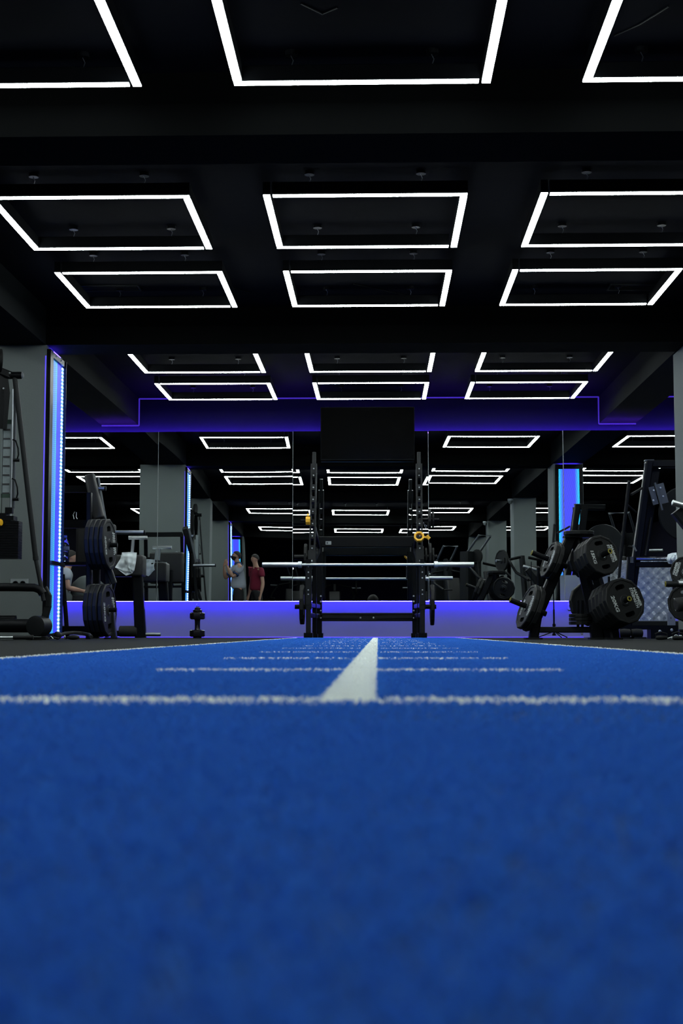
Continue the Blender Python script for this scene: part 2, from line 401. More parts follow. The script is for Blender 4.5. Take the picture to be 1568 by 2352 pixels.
side_panel(12.0, 'tall blue backlit mesh panel on the near left column beside the cable machine')
side_panel(1.74, 'blue backlit mesh panel on the far column seen in the mirror behind the two people')
def back_panel(x0, x1, y, label):
    root = thing('led_column_panel', label, 'led panel', ((x0+x1)/2, y, 0))
    fr = MB(); box2(x0, x0+.05, y, y+.03, .02, 2.49, fr); box2(x1-.05, x1, y, y+.03, .02, 2.49, fr); box2(x0+.05, x1-.05, y, y+.03, 2.44, 2.49, fr)
    fr.build('frame', M['paint'], root, smooth=False)
    tpn = MB(); box2(x0+.06, x1-.06, y+.004, y+.026, 2.4905, 2.497, tpn); tpn.build('top_led_tape', M['toptape'], root, smooth=False)
    lp = MB(); box2(x0, x1, y+.027, y+.032, 2.44, 2.506, lp); lp.build('top_lip', M['paint'], root, smooth=False)
    pn = MB(); box2(x0+.05, x1-.05, y, y+.012, .02, 2.44, pn); pn.build('light_panel', M['panel_back'], root, smooth=False)
    return root
back_panel(RBX0+.035, RBX1-.01, 12.60, 'wide blue backlit mesh panel on the right column seen in the mirror')
back_panel(LBX0+.08, LBX1-.03, -2.79, 'blue backlit panel on the distant column seen in the mirror beside the maroon tee')

# ------------------------------------------------------------ ceiling lights
WB = .044
def lamp(cx, y0, y1, label, wd=1.235):
    root = thing('ceiling_light', label, 'ceiling light', (cx, (y0+y1)/2, 2.69), 'rectangular pendant lights of four white tubes')
    x0, x1 = cx-wd/2, cx+wd/2; g = .012
    bars = [((x0+WB/2, y0, 1), (x0+WB/2, y1-WB-g)), ((x0, y1-WB/2, 0), (x1-WB-g, y1-WB/2)),
            ((x1-WB/2, y0+WB+g, 1), (x1-WB/2, y1)), ((x0+WB+g, y0+WB/2, 0), (x1, y0+WB/2))]
    for a, b in bars:
        h = MB().bar((a[0], a[1], 2.735), (b[0], b[1], 2.735), WB, .078, c=.003).build('light_housing', M['paint'], root)
        e = Vector((b[0]-a[0], b[1]-a[1], 0)).normalized()*.003
        MB().bar((a[0]+e.x, a[1]+e.y, 2.6925), (b[0]-e.x, b[1]-e.y, 2.6925), WB-.003, .0055, c=.0004).build('light_tube', M['lamp'], root)
    for sx in (x0+.28, x1-.28):
        for yy in (y0+.03, y1-.03):
            s = MB().tube((sx, yy, CEIL-.022), (sx, yy, CEIL), .030).build('canopy', M['paint'], root)
            MB().path([(sx, yy, 2.775), (sx+.008, yy, 2.80), (sx-.004, yy, 2.825)], .0018, seg=6).build('wire', M['steel'], s)
    return root
ROWS = [(14.88, 15.95), (13.15, 14.26), (10.20, 11.34), (8.38, 9.58), (5.45, 6.65), (2.35, 3.5), (-1.2, -.1), (-2.75, -1.6)]
RN = ['of the row at the far wall', 'of the second row from the end', 'of the third row from the end', 'of the fourth row from the end',
      'in the row nearest the camera', 'of the first row behind the camera, mirrored', 'in the row behind the camera', 'of the rearmost mirrored row']
COLS = [(-.072, 'middle'), (-1.752, 'left'), (1.60, 'right'), (-4.29, 'far left aisle'), (4.0, 'far right aisle')]
for (y0, y1), rn in zip(ROWS, RN):
    for cx, cn in COLS:
        if rn.startswith('in the row behind'): continue
        lamp(cx, y0, y1, 'white light tube rectangle, %s one %s' % (cn, rn))

# ------------------------------------------------------------ blue turf track
tb = MB(); tz = .006
xs = np.linspace(TX0, TX1, 28); ys = np.concatenate([np.linspace(-1.5, 4, 110), np.linspace(4.1, TY1, 60)])
vv = []
for y in ys:
    for x in xs: vv.append((x, y, .0035+.0012*math.sin(9*x+3*y)*math.sin(5*y-2*x)))
nx = len(xs)
tb.add(vv, [(k*nx+j, k*nx+j+1, (k+1)*nx+j+1, (k+1)*nx+j) for k in range(len(ys)-1) for j in range(nx-1)])
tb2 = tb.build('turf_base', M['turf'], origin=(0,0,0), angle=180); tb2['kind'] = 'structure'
def blades(y0, y1, n, wdt, h):
    y = np.random.uniform(y0, y1, n); x = np.random.uniform(TX0, TX1, n)
    a = np.random.uniform(0, 2*np.pi, n); hh = h*np.random.uniform(.6, 1.15, n); ww = wdt*np.random.uniform(.7, 1.3, n)
    lean = np.random.normal(0, h*.9, (n, 2))
    dx, dy = np.cos(a)*ww/2, np.sin(a)*ww/2; z0 = np.full(n, .002)
    p = np.stack([np.stack([x-dx, y-dy, z0], 1), np.stack([x+dx, y+dy, z0], 1),
                  np.stack([x+dx*.7+lean[:,0], y+dy*.7+lean[:,1], z0+hh], 1), np.stack([x-dx*.7+lean[:,0], y-dy*.7+lean[:,1], z0+hh], 1)], 1)
    return p.reshape(-1, 3)
PV = np.concatenate([blades(.0, .9, 170000, .0016, .0066), blades(.9, 2.6, 130000, .0018, .0062), blades(2.6, 5.5, 100000, .003, .0062), blades(5.5, TY1, 90000, .005, .006)])
NB = len(PV)//4
me = bpy.data.meshes.new('turf_pile'); me.vertices.add(len(PV)); me.vertices.foreach_set('co', PV.ravel())
me.loops.add(NB*4); me.loops.foreach_set('vertex_index', np.arange(NB*4)); me.polygons.add(NB)
me.polygons.foreach_set('loop_start', np.arange(NB)*4); me.polygons.foreach_set('loop_total', np.full(NB, 4)); me.update(); me.materials.append(M['blade'])
tp = bpy.data.objects.new('turf_pile', me); C.objects.link(tp)
tag(tp, 'blue artificial turf track with white centre line, cross marks and white edges', 'turf', kind='stuff')

# ------------------------------------------------------------ television on the mirror
def rot_to(d, up=(0,0,1)):
    d = Vector(d).normalized(); x = Vector(up).cross(d).normalized(); y = d.cross(x); return Matrix((x, y, d)).transposed()
tl, br = P(736, 936, 16.50), P(952, 1056, 16.50)
tv = thing('television', 'large switched off flat television mounted over the middle mirror', 'television', ((tl.x+br.x)/2, 16.5, br.z))
tcx, tcz = (tl.x+br.x)/2, (tl.z+br.z)/2; tw, th = br.x-tl.x, tl.z-br.z
RT = Matrix.Rotation(math.radians(7), 3, 'X')      # leans forward at the top
MB().box((tcx, 16.50, tcz), (tw, .035, th), RT, ch=.003).build('case', M['paint'], tv)
MB().box((tcx, 16.481, tcz+.003), (tw-.016, .004, th-.022), RT, ch=.0005).build('screen', M['screen'], tv)
MB().box((tcx, 16.545, tcz-.03), (.5, .06, .35), RT).bar((tcx-.18, 16.56, tcz), (tcx-.18, 16.605, tcz), .05, .3).bar((tcx+.18, 16.56, tcz), (tcx+.18, 16.605, tcz), .05, .3).build('wall_bracket', M['paint'], tv)

# ------------------------------------------------------------ writing
def text_mesh(txt, size, depth=.0012, shear=0., bold=.0, sx=1.):
    cu = bpy.data.curves.new('t', 'FONT'); cu.body = txt; cu.size = size; cu.extrude = depth; cu.shear = shear; cu.offset = bold
    cu.align_x = 'CENTER'; cu.align_y = 'CENTER'; cu.space_line = .78; cu.resolution_u = 3
    o = bpy.data.objects.new('t', cu); C.objects.link(o); bpy.context.view_layer.update()
    dg = bpy.context.evaluated_depsgraph_get(); me = bpy.data.meshes.new_from_object(o.evaluated_get(dg))
    out = ([Vector((v.co.x*sx, v.co.y, v.co.z)) for v in me.vertices], [tuple(p.vertices) for p in me.polygons])
    bpy.data.objects.remove(o); bpy.data.curves.remove(cu); bpy.data.meshes.remove(me)
    return out
def put_text(mb, txt, size, Mx, **k):
    v, f = text_mesh(txt, size, **k); return mb.add([Mx @ p for p in v], f)

# ------------------------------------------------------------ weight plates
def plate_mesh(R, T, holes=True, sides=12):
    """twelve sided urethane plate, axis along local z, resting centre at origin; raised rim, two grip slots and a bore"""
    mb = MB(); ph = math.pi/sides
    def poly(r, z, n=sides, p=ph): return [Vector((r*math.cos(p+2*math.pi*i/n), r*math.sin(p+2*math.pi*i/n), z)) for i in range(n)]
    h = T/2
    prof = [(R*.86, h-.006), (R*.885, h), (R*.965, h), (R, h-R*.035), (R, -h+R*.035), (R*.965, -h), (R*.885, -h), (R*.86, -h+.006)]
    vs_ = []; [vs_.extend(poly(r, z)) for r, z in prof]
    mb.add(vs_, [(i*sides+j, i*sides+(j+1) % sides, (i+1)*sides+(j+1) % sides, (i+1)*sides+j) for i in range(len(prof)-1) for j in range(sides)])
    loops = []
    bore = poly(.027, 0, 16, 0); loops.append(bore)
    if holes:
        for sgn in (1, -1):
            a, b = R*.25, R*.105; n = 20; L_ = []
            for i in range(n):
                t = 2*math.pi*i/n; q = 3.2
                x = a*math.copysign(abs(math.cos(t))**(2/q), math.cos(t)); y = b*math.copysign(abs(math.sin(t))**(2/q), math.sin(t))
                y += sgn*(R*.60 - .35*x*x/R); L_.append(Vector((x, y, 0)))
            loops.append(L_)
    outer = poly(R*.86, 0)
    tris = tessellate_polygon([outer]+loops); flat = outer+[p for l in loops for p in l]
    for z, fl in ((h-.006, False), (-h+.006, True)):
        mb.add([Vector((p.x, p.y, z)) for p in flat], [tuple(t) if not fl else tuple(t)[::-1] for t in tris])
    for l in loops:
        n = len(l); v = [Vector((p.x, p.y, h-.006)) for p in l]+[Vector((p.x, p.y, -h+.006)) for p in l]
        mb.add(v, [(i, n+i, n+(i+1) % n, (i+1) % n) for i in range(n)])
    # hub ring
    for sg in (1, -1):
        mb.lathe([(.030, 0), (.030, .005), (.046, .005), (.052, 0)], (0, 0, sg*(h-.006)), (0, 0, sg), 24)
    return mb
def make_plate(R, T, label, txt=None, brand=True, holes=True, group=None, wtxt=None):
    root = thing('weight_plate', label, 'weight plate', (0,0,0), group)
    WL[root.name_full] = Vector((0,0,0))
    plate_mesh(R, T, holes).build('plate_body', M['rubber'], root, angle=22)
    MB().lathe([(.0255, -T/2+.002), (.0255, T/2-.0015), (.029, T/2-.0005), (.0295, T/2-.003), (.0295, -T/2+.002)], (0,0,0), (0,0,1), 24).build('steel_bush', M['steel'], root)
    if txt:
        t = MB(); Rz = Matrix.Rotation(-math.pi/2, 4, 'Z')
        put_text(t, txt, R*.24, Matrix.Translation((-R*.56, 0, T/2-.005)) @ Rz, shear=.12, bold=.0012, sx=1.25)
        t.build('weight_lettering', M['white'], root, smooth=False)
    if brand:
        t = MB(); Rz = Matrix.Rotation(-math.pi/2, 4, 'Z')
        put_text(t, 'HAMMER', R*.20, Matrix.Translation((R*.68, 0, T/2-.005)) @ Rz, shear=.10, bold=.0013, sx=1.02)
        put_text(t, 'STRENGTH', R*.19, Matrix.Translation((R*.50, 0, T/2-.005)) @ Rz, shear=.10, bold=.0013, sx=.93)
        t.build('brand_lettering', M['white'], root, smooth=False)
    return root
def orient(d, up=(0,0,1), spin=0):
    """matrix whose local z looks along d and local y along up"""
    d = Vector(d).normalized(); u = Vector(up); x = u.cross(d).normalized(); y = d.cross(x)
    return (Matrix((x, y, d)).transposed().to_4x4() @ Matrix.Rotation(spin, 4, 'Z')).to_euler()

# ------------------------------------------------------------ squat rack
def bolts(pts, parent, r=.008, ax=(0,-1,0)):
    for p in pts: MB().lathe([(r, -.004), (r, .003), (r*.75, .006), (r*.4, .0065)], p, ax, 10).build('bolt', M['bolt'], parent)
rk = thing('squat_rack', 'black steel squat rack in the middle with a bar on its front hooks', 'squat rack', (-.11, 15.2, 0))
YF, YR, YM = 14.86, 15.80, 15.30
for s, xf, xm, xr in ((-1, 708, 725, 733), (1, 970, 958, 953)):
    F = P(xf, 1465, YF).x; Mi = P(717 if s < 0 else 963, 1200, 15.1).x; Rr = P(733 if s < 0 else 953, 1465, YR).x
    up = MB()
    up.bar((F, YF, .02), (F, YF, .33), .050, .07).bar((F, YF, .30), (F, YF, .795), .066, .085)
    up.box((F, YF-.046, .40), (.050, .012, .10))
    f_ = up.build('front_upright', M['paint2'], rk)
    bolts([(F, YF-.044, z) for z in (.745, .685, .625, .50, .455)], f_)
    MB().box((F, YF, .028), (.092, .12, .056)).build('foot_cap', M['paint'], rk)
    hk = MB(); hk.bar((F, YF-.06, .775), (F, YF+.03, .775), .045, .03).bar((F, YF-.06, .765), (F, YF-.06, .815), .045, .015).bar((F-s*.0, YF+.035, .70), (F, YF+.035, .825), .045, .02)
    hk.build('bar_hook', M['paint'], rk)
    # tall leaning upright with keyed slots
    p0 = Vector((F-s*(-.0)-s*.03, 14.97, .80)); tp_ = P(721.5 if s < 0 else 961.5, 1040, 15.32)
    p0 = P(716 if s < 0 else 964, 1300, 15.02)
    dv = (tp_-p0).normalized(); Lh = (tp_-p0).length
    tu = MB(); side = .033
    for sx in (-1, 1): tu.bar(p0+Vector((sx*side*.75, 0, 0)), p0+dv*(Lh-.14)+Vector((sx*side*.75, 0, 0)), .018, .085, up=(0,1,0), c=.003)
    q = p0+dv*(Lh-.14)
    nslot = 7; seg = (Lh-.16)/(nslot+1.2)
    for k in range(nslot+1):
        a = p0+dv*(seg*(k)+.02 if k else 0); b = p0+dv*(seg*k+seg*.46+.02)
        tu.bar(a, b, .036, .08, up=(0,1,0), c=.003)
    tu.bar(p0+dv*(seg*(nslot)+.02), q, .036, .08, up=(0,1,0), c=.003)
    tu.bar(q, tp_, .040, .06, up=(0,1,0), c=.008)
    tu.bar(p0, p0+dv*.16+Vector((s*.0,0,0)), .088, .10, up=(0,1,0), c=.006)
    t_ = tu.build('leaning_upright', M['paint2'], rk)
    n_ = Vector((0,-1,0)); 
    bolts([p0+dv*(seg*k+.025+seg*.23)+Vector((0,-.048,0)) for k in range(nslot+1)]+[p0+dv*.05+Vector((0,-.056,0)), p0+dv*(Lh-.19)+Vector((0,-.048,0))], t_)
    # back upright and side rails
    ru = MB(); ru.bar((Rr, YR, .02), (Rr, YR, 1.05), .06, .07); r_ = ru.build('rear_upright', M['paint'], rk)
    MB().box((Rr, YR, .026), (.088, .12, .052)).build('foot_cap', M['paint'], rk)
    mu = MB(); mx = (F+Rr)/2+.005; mu.bar((mx, 15.33, .02), (mx, 15.33, .98), .045, .06); mu.build('middle_upright', M['paint'], rk)
    MB().box((mx, 15.33, .022), (.07, .1, .044)).build('foot_cap', M['paint'], rk)
    for z in (.24, .345): MB().bar((F, YF, z), (mx, 15.33, z), .035, .05).bar((mx, 15.33, z), (Rr, YR, z), .035, .05).build('side_rail', M['paint'], rk)
    MB().bar((F, YF, .70), (Rr, YR, .98), .035, .06).bar(p0+dv*.5, (Rr, YR, .98), .035, .05).build('side_brace', M['paint'], rk)
    # storage pegs
    for (z, yv, ln) in ((.33, 15.0, .10), (.86, 15.15, .12)):
        pg = MB().tube((F+s*.02, yv, z), (F+s*(.05+ln), yv, z), .024).build('storage_peg', M['paint'], rk)
xa, xb = P(733, 1245, YR).x, P(953, 1245, YR).x
z0, z1 = P(840, 1257, YR).z, P(840, 1232, YR).z
cb_ = MB().bar((xa, YR, (z0+z1)/2), (xb, YR, (z0+z1)/2), .05, z1-z0, up=(0,0,1)).build('upper_crossbeam', M['paint'], rk)
sa, sb = P(747.5, 1251, YR-.03), P(760.5, 1243, YR-.03)
MB().box(((sa.x+sb.x)/2, YR-.0265, (sa.z+sb.z)/2), (sb.x-sa.x, .002, sb.z-sa.z), ch=.0002).build('sticker', M['socket'], cb_, smooth=False)
MB().box((sa.x+.018, YR-.0282, (sa.z+sb.z)/2), (.018, .001, .022), ch=.0001).build('sticker_mark', M['greymetal'], cb_, smooth=False)
za, zb = P(840, 1430, YR).z, P(840, 1408, YR).z
lb = MB().bar((xa, YR, (za+zb)/2), (xb, YR, (za+zb)/2), .05, (zb-za)*.72).bar((xa, YR, zb-.01), (xb, YR, zb-.01), .07, .022)
for sg in (-1, 1):
    xm_ = (xa+xb)/2
    lb.bar((xm_+sg*.10, YR-.035, (za+zb)/2+.005), (xm_+sg*.50, YR-.035, (za+zb)/2+.012), .012, .035)
l_ = lb.build('lower_crossbeam', M['paint2'], rk)
bolts([((xa+xb)/2-.075, YR-.03, (za+zb)/2), ((xa+xb)/2+.07, YR-.03, (za+zb)/2)], l_, .011)
bolts([(xa+.02+k*(xb-xa-.04), YR-.05, z) for k in (0, 1) for z in (.46, .40, .30, .22)], l_, .010)

# barbell on the hooks
YBAR = 14.80; zb_ = P(845, 1297, YBAR).z
def barbell(x0, x1, y, z, label):
    root = thing('barbell', label, 'barbell', ((x0+x1)/2, y, z)); sl = .415
    MB().tube((x0+sl, y, z), (x1-sl, y, z), .0145).build('shaft', M['chrome'], root)
    for a, b, s in ((x0, x0+sl, 1), (x1, x1-sl, -1)):
        MB().lathe([(.0245, 0), (.0255, .003), (.0255, sl-.03), (.0255, sl)], (a, y, z), (s, 0, 0), 28).build('sleeve', M['chrome'], root)
        MB().lathe([(.030, sl-.042), (.035, sl-.040), (.035, sl-.004), (.030, sl)], (a, y, z), (s, 0, 0), 28).build('collar', M['chrome'], root)
    return root
barbell(P(602, 1297, YBAR).x, P(1088, 1297, YBAR).x, YBAR, zb_, 'silver olympic barbell resting empty across the hooks of the squat rack')
# plates stored on the rack
for (px, y0_, y1_, Y, T, lab) in ((694, 1343, 1435, 15.0, .045, 'black plate hanging on the lower left peg of the squat rack'),
        (992, 1342, 1437, 15.0, .040, 'black plate hanging on the lower right peg of the squat rack'),
        (702, 1249, 1312, 15.15, .030, 'small black plate on the upper left peg of the squat rack'),
        (970, 1254, 1308, 15.15, .022, 'innermost small black plate on the upper right side of the squat rack'),
        (978, 1258, 1306, 15.15, .022, 'second small plate on the upper right side of the squat rack'),
        (987, 1247, 1313, 15.15, .026, 'larger plate on the upper right side of the squat rack'),
        (994, 1258, 1306, 15.15, .022, 'outermost small plate on the upper right side of the squat rack'),
        (986, 1170, 1216, 15.2, .030, 'black plate on the topmost right peg of the squat rack'),
        (994, 1175, 1211, 15.2, .022, 'smallest black plate on the topmost right peg of the squat rack')):
    a, b = P(px, y0_, Y), P(px, y1_, Y); R_ = (a.z-b.z)/2*1.02
    rt = make_plate(R_, T, lab, txt=None, brand=False, holes=R_ > .15)
    rt.location = ((a.x+b.x)/2, Y, (a.z+b.z)/2); rt.rotation_euler = orient((1 if px > 800 else -1, 0, 0)); 
pk = P(992, 1194, 15.2)
MB().tube((pk.x-.14, 15.2, pk.z), (pk.x+.075, 15.2, pk.z), .018).build('storage_peg', M['paint'], rk)
pk = P(985, 1282, 15.15)
MB().tube((pk.x-.14, 15.15, pk.z), (pk.x+.06, 15.15, pk.z), .018).build('storage_peg', M['paint'], rk)
# a snap hook hanging from the peg
hkp = P(976, 1202, 15.1)
hk = MB().path([hkp+Vector(v) for v in ((-.018,0,.012),(-.004,0,-.03),(.008,0,-.055),(.016,0,-.03),(.004,0,-.012),(-.006,0,-.03))], .0022, seg=8)
tag(hk.build('snap_hook', M['chrome']), 'small bright snap hook hanging at the right upright of the rack', 'snap hook')
# yellow lock collars
def lock_collar(c, label, R_, lever):
    root = thing('lock_collar', label, 'barbell collar', c); rt = thing
    mb = MB(); n = 8; T = .045
    def ring(r, z): return [(r*math.cos(math.pi/8+2*math.pi*i/n), r*math.sin(math.pi/8+2*math.pi*i/n), z) for i in range(n)]
    vs_ = ring(R_*.66, T/2)+ring(R_, T/2)+ring(R_, -T/2)+ring(R_*.66, -T/2)
    fs = [(k*n+j, k*n+(j+1) % n, ((k+1) % 4)*n+(j+1) % n, ((k+1) % 4)*n+j) for k in range(4) for j in range(n)]
    Rm = Matrix.Rotation(math.radians(90-20 if lever else 90), 3, 'X') if lever else Matrix.Rotation(math.radians(90), 3, 'Y')
    vs_ = [Vector(c)+Rm @ Vector(v) for v in vs_]; mb.add(vs_, fs).build('ring', M['yellow'], root)
    l = MB()
    if lever: l.bar(Vector(c)+Vector((R_*.85, 0, 0)), Vector(c)+Vector((R_*1.5, 0, -.01)), .03, .02).bar(Vector(c)+Vector((R_*1.4, 0, .012)), Vector(c)+Vector((R_*1.95, 0, -.022)), .03, .035)
    else: l.bar(Vector(c)+Vector((0, 0, R_*.9)), Vector(c)+Vector((0.0, -.02, R_*1.35)), .02, .03)
    l.build('lever', M['yellow'], root)
    return root
lock_collar(P(962, 1233, 14.92), 'yellow octagonal lock collar with lever hanging on the right leaning upright', .056, True)
lock_collar(P(707, 1196, 15.05), 'yellow lock collar seen edge on beside the left leaning upright', .046, False)
q = P(712, 1196, 15.12)
MB().tube((q.x-.10, 15.1, q.z), (q.x+.03, 15.1, q.z), .012).build('collar_peg', M['paint'], rk)

# ------------------------------------------------------------ cable machine
def cable_machine(label, flip=1):
    """local frame: x to the right, y away, origin on the floor at the foot of the leaning right tube"""
    o = Vector((0,0,0)); root = thing('cable_machine', label, 'cable machine', (0,0,0))
    f = MB()
    # main frame column and foot
    MB().bar((-.53, .10, .04), (-.53, .10, 2.05), .10, .12).build('mast', M['paint'], root)
    b = MB(); b.path([(-.9, 0, .115), (-.2, 0, .115), (-.10, 0, .115)], .055, seg=16).path([(-.9, .12, .17), (-.3, .12, .17)], .03)
    b.build('base_tube', M['paint'], root)
    dr = MB().lathe([(.060, -.01), (.082, -.004), (.082, .13), (.06, .135)], (-.09, -.085, .112), (.25, .97, 0), 28).build('base_roller', M['paint2'], root)
    MB().box((-.09, 0, .012), (.16, .12, .022)).box((-.85, 0, .012), (.16, .14, .022)).build('foot_plate', M['rubber'], root)
    # bent tube and knee plate on the right
    k = MB(); k.path([(-.9, -.02, .425), (-.25, -.02, .425), (-.12, -.02, .422), (-.075, -.02, .405), (-.05, -.02, .37)], .034, seg=14)
    k.build('bent_rail', M['paint'], root)
    k = MB(); k.bar((-.055, .02, .12), (-.015, .02, .28), .045, .055).bar((-.015, .02, .27), (-.012, .02, .36), .045, .055).bar((-.012, .02, .35), (-.05, .02, .42), .045, .05)
    k.build('knee_bracket', M['paint2'], root)
    # long leaning tube with thicker grip above its joint
    a, c_, t_ = Vector((-.04, -.03, .315)), Vector((-.115, -.01, .655)), Vector((-.325, .03, 2.15))
    l = MB().tube(a, c_, .0175).tube(c_+(a-c_)*.03, c_+(t_-c_)*.012, .024).build('leaning_tube', M['paint2'], root)
    MB().tube(c_, t_, .0215).build('sleeve_tube', M['paint2'], l)
    # top crossbar with round end cap, pulley
    tb_ = MB().tube((-.46, .03, 2.165), (-.265, .03, 2.165), .030, seg=24).build('top_bar', M['paint'], root)
    MB().lathe([(.026, -.002), (.026, .002), (.022, .006), (.010, .009)], (-.265, .03, 2.165), (1, -.25, 0), 24).build('end_cap', M['greymetal'], tb_)
    MB().bar((-.72, -.10, 2.30), (-.36, .03, 2.165), .05, .06).bar((-.53, .1, 2.0), (-.53, .1, 2.22), .09, .10).build('top_arm', M['paint'], root)
    MB().lathe([(.03, -.03), (.098, -.026), (.098, -.018), (.086, 0), (.098, .018), (.098, .026), (.03, .03)], (-.455, -.02, 2.28), (1, .45, .0), 32).build('pulley', M['rubber'], root)
    w_ = MB().prism_between([(-.05,-.30),(.03,-.30),(.065,.05),(.05,.14),(-.05,.14),(-.07,0)], (-.435, .02, 2.02), (-.425, -.0, 2.02), up=(0,0,1)).build('side_plate', M['paint'], root)
    bolts([(-.405, -.01, 2.05), (-.36, -.0, 2.18)], w_, .008)
    # guide rods and transparent guard with printed placard
    for x in (-.335, -.56): MB().tube((x, .02, .95), (x, .02, 2.05), .0085).build('guide_rod', M['steel'], root)
    MB().box((-.322, .05, 1.57), (.018, .03, 1.00)).build('guard_edge', M['greymetal'], root)
    pl = MB().box((-.385, .06, 1.48), (.085, .006, .64), ch=.0005).build('placard', M['placard'], root, smooth=False)
    mk = MB()
    for i in range(8): mk.box((-.388, .054, 1.72-.075*i), (.055, .003, .012), ch=.0002)
    mk.build('scale_mark', M['cabinet'], pl, smooth=False)
    for z in (1.785, 1.175): MB().box((-.385, .055, z), (.085, .004, .035), ch=.0002).build('placard_band', mat('dark_green_print', (.02, .05, .035), .6), pl, smooth=False)
    MB().box((-.40, -.02, 1.40), (.004, .004, 1.3), ch=.0002).build('cable', M['paint'], root)
    # weight stack
    for i in range(15):
        MB().box((-.40, .03, .665+i*.0205), (.29, .13, .0175), ch=.0015).build('stack_plate', M['paint'], root)
    st = MB().box((-.43, .02, .985), (.27, .13, .034)).box((-.47, .02, 1.01), (.22, .12, .03)).box((-.35, .03, 1.05), (.06, .05, .05)).build('stack_top', M['paint'], root)
    MB().box((-.425, -.037, .81), (.030, .003, .30), ch=.0002).build('weight_scale', M['greymetal'], root, smooth=False)
    MB().lathe([(.007, 0), (.007, .04), (.012, .05), (.026, .055), (.029, .063), (.025, .070), (.005, .073)], (-.45, -.055, .945), (1, -.35, 0), 20).build('selector_pin', M['yellow'], root)
    # hanging cable stops
    for z in (1.56, 1.24):
        MB().path([(-.325, 0, z+.07), (-.30, 0, z+.06), (-.28, 0, z), (-.275, 0, z-.055), (-.285, 0, z-.09)], .0065, seg=8).tube((-.315, 0, z-.10), (-.265, 0, z-.10), .013).build('cable_stop', M['paint'], root)
    return root
YC = 11.45
b0 = P(98, 1467, YC)
cm1 = cable_machine('black cable weight machine at the left edge in front of the grey column')
cm1.location = (b0.x+.05, YC, 0)
cm2 = dup(cm1, (-2.74, 8.0, 0), (0, 0, 0), 'second cable weight machine by the next column, seen only in the mirror')
# socket on the column
def socket(c, label, w_=.155, n_=2):
    root = thing('power_socket', label, 'power socket', c); c = Vector(c)
    MB().box(c, (w_, .012, .085), ch=.004).build('cover_plate', M['socket'], root)
    for k in range(n_):
        x = c.x+(k-(n_-1)/2)*.062
        s = MB().lathe([(.026, .006), (.026, .0075), (.022, .0075), (.0215, .002)], (x, c.y, c.z), (0, -1, 0), 24).build('outlet', M['greymetal'], root)
        for dx in (-.009, .009): MB().lathe([(.0032, 0), (.0032, .0055)], (x+dx, c.y-.002, c.z), (0,-1,0), 10).build('pin_hole', M['screen'], s)
    return root
sc = P(44, 1341, 11.99); socket((sc.x, 11.993, sc.z), 'double wall socket low on the grey column behind the cable machine')
so = P(1311, 1392, D-.007); socket((so.x, D-.007, so.z), 'single wall socket under the mirror behind the plate tree', .085, 1)

# ------------------------------------------------------------ things on the floor at the left
def handle_bar(p, ang, label):
    root = thing('bar_handle', label, 'cable attachment', p); d = Vector((math.cos(ang), math.sin(ang), 0)); p = Vector(p)
    MB().tube(p-d*.16, p+d*.03, .011).build('steel_bar', M['chrome'], root)
    MB().lathe([(.014, 0), (.0165, .01), (.0155, .09), (.017, .13), (.020, .14), (.020, .155), (.012, .16)], p+d*.0, d, 18).build('rubber_grip', M['rubber'], root)
    return root
hp = P(30, 1466, 11.1); handle_bar((hp.x, 11.1, .021), .05, 'short steel handle with black grip lying in front of the cable machine')
rp = P(175, 1461, 11.9)
rope = thing('triceps_rope', 'black rope handle with ball ends lying at the foot of the blue panel', 'rope handle', (rp.x, 11.8, 0))
MB().path([P(137, 1459, 11.7), P(150, 1455, 11.8), P(170, 1453, 11.9), P(190, 1455, 11.95), P(205, 1458, 11.9), P(210, 1463, 11.8)], .015, seg=10).build('rope', M['foam'], rope)
bp_ = P(132, 1459, 11.6); MB().ball((bp_.x, 11.6, .036), .034).lathe([(.020, 0), (.024, .01), (.024, .03), (.018, .035)], (bp_.x-.045, 11.6, .033), (1, 0, 0)).build('ball_end', M['rubber'], rope)
bq = P(168, 1466, 11.5); MB().ball((bq.x, 11.5, .021), .020, sq=(2.6, 1, 1)).build('rope_end', M['rubber'], rope)
MB().lathe([(.005, 0), (.013, .004), (.013, .010), (.005, .014)], (bq.x-.075, 11.5, .025), (1, 0, 0)).build('ferrule', M['chrome'], rope)
ch = P(108, 1464, 11.5)
cc = thing('strap_clip', 'small black strap with clip on the floor between cable machine and blue panel', 'cable attachment', (ch.x, 11.5, 0))
MB().ball((ch.x-.02, 11.5, .016), .015, sq=(2.4, 1.2, 1)).path([(ch.x, 11.5, .018), (ch.x+.05, 11.48, .022), (ch.x+.10, 11.5, .012)], .007, seg=8).build('strap', M['rubber'], cc)
MB().path([(ch.x+.02, 11.46, .012), (ch.x+.04, 11.46, .03), (ch.x+.06, 11.46, .012), (ch.x+.04, 11.46, .008)], .003, seg=6).build('clip', M['chrome'], cc)

# ------------------------------------------------------------ plate loaded machine at the left
YP = 13.0
pm = thing('plate_loaded_machine', 'black plate loaded machine with upright pad between blue panel and towel bench', 'gym machine', (P(205, 1465, YP).x, 13.3, 0))
fx = P(204, 1465, YP).x
MB().bar((fx, YP, 0), (P(205, 1150, YP).x, YP, P(205, 1132, YP).z), .045, .08).build('front_upright', M['paint'], pm)
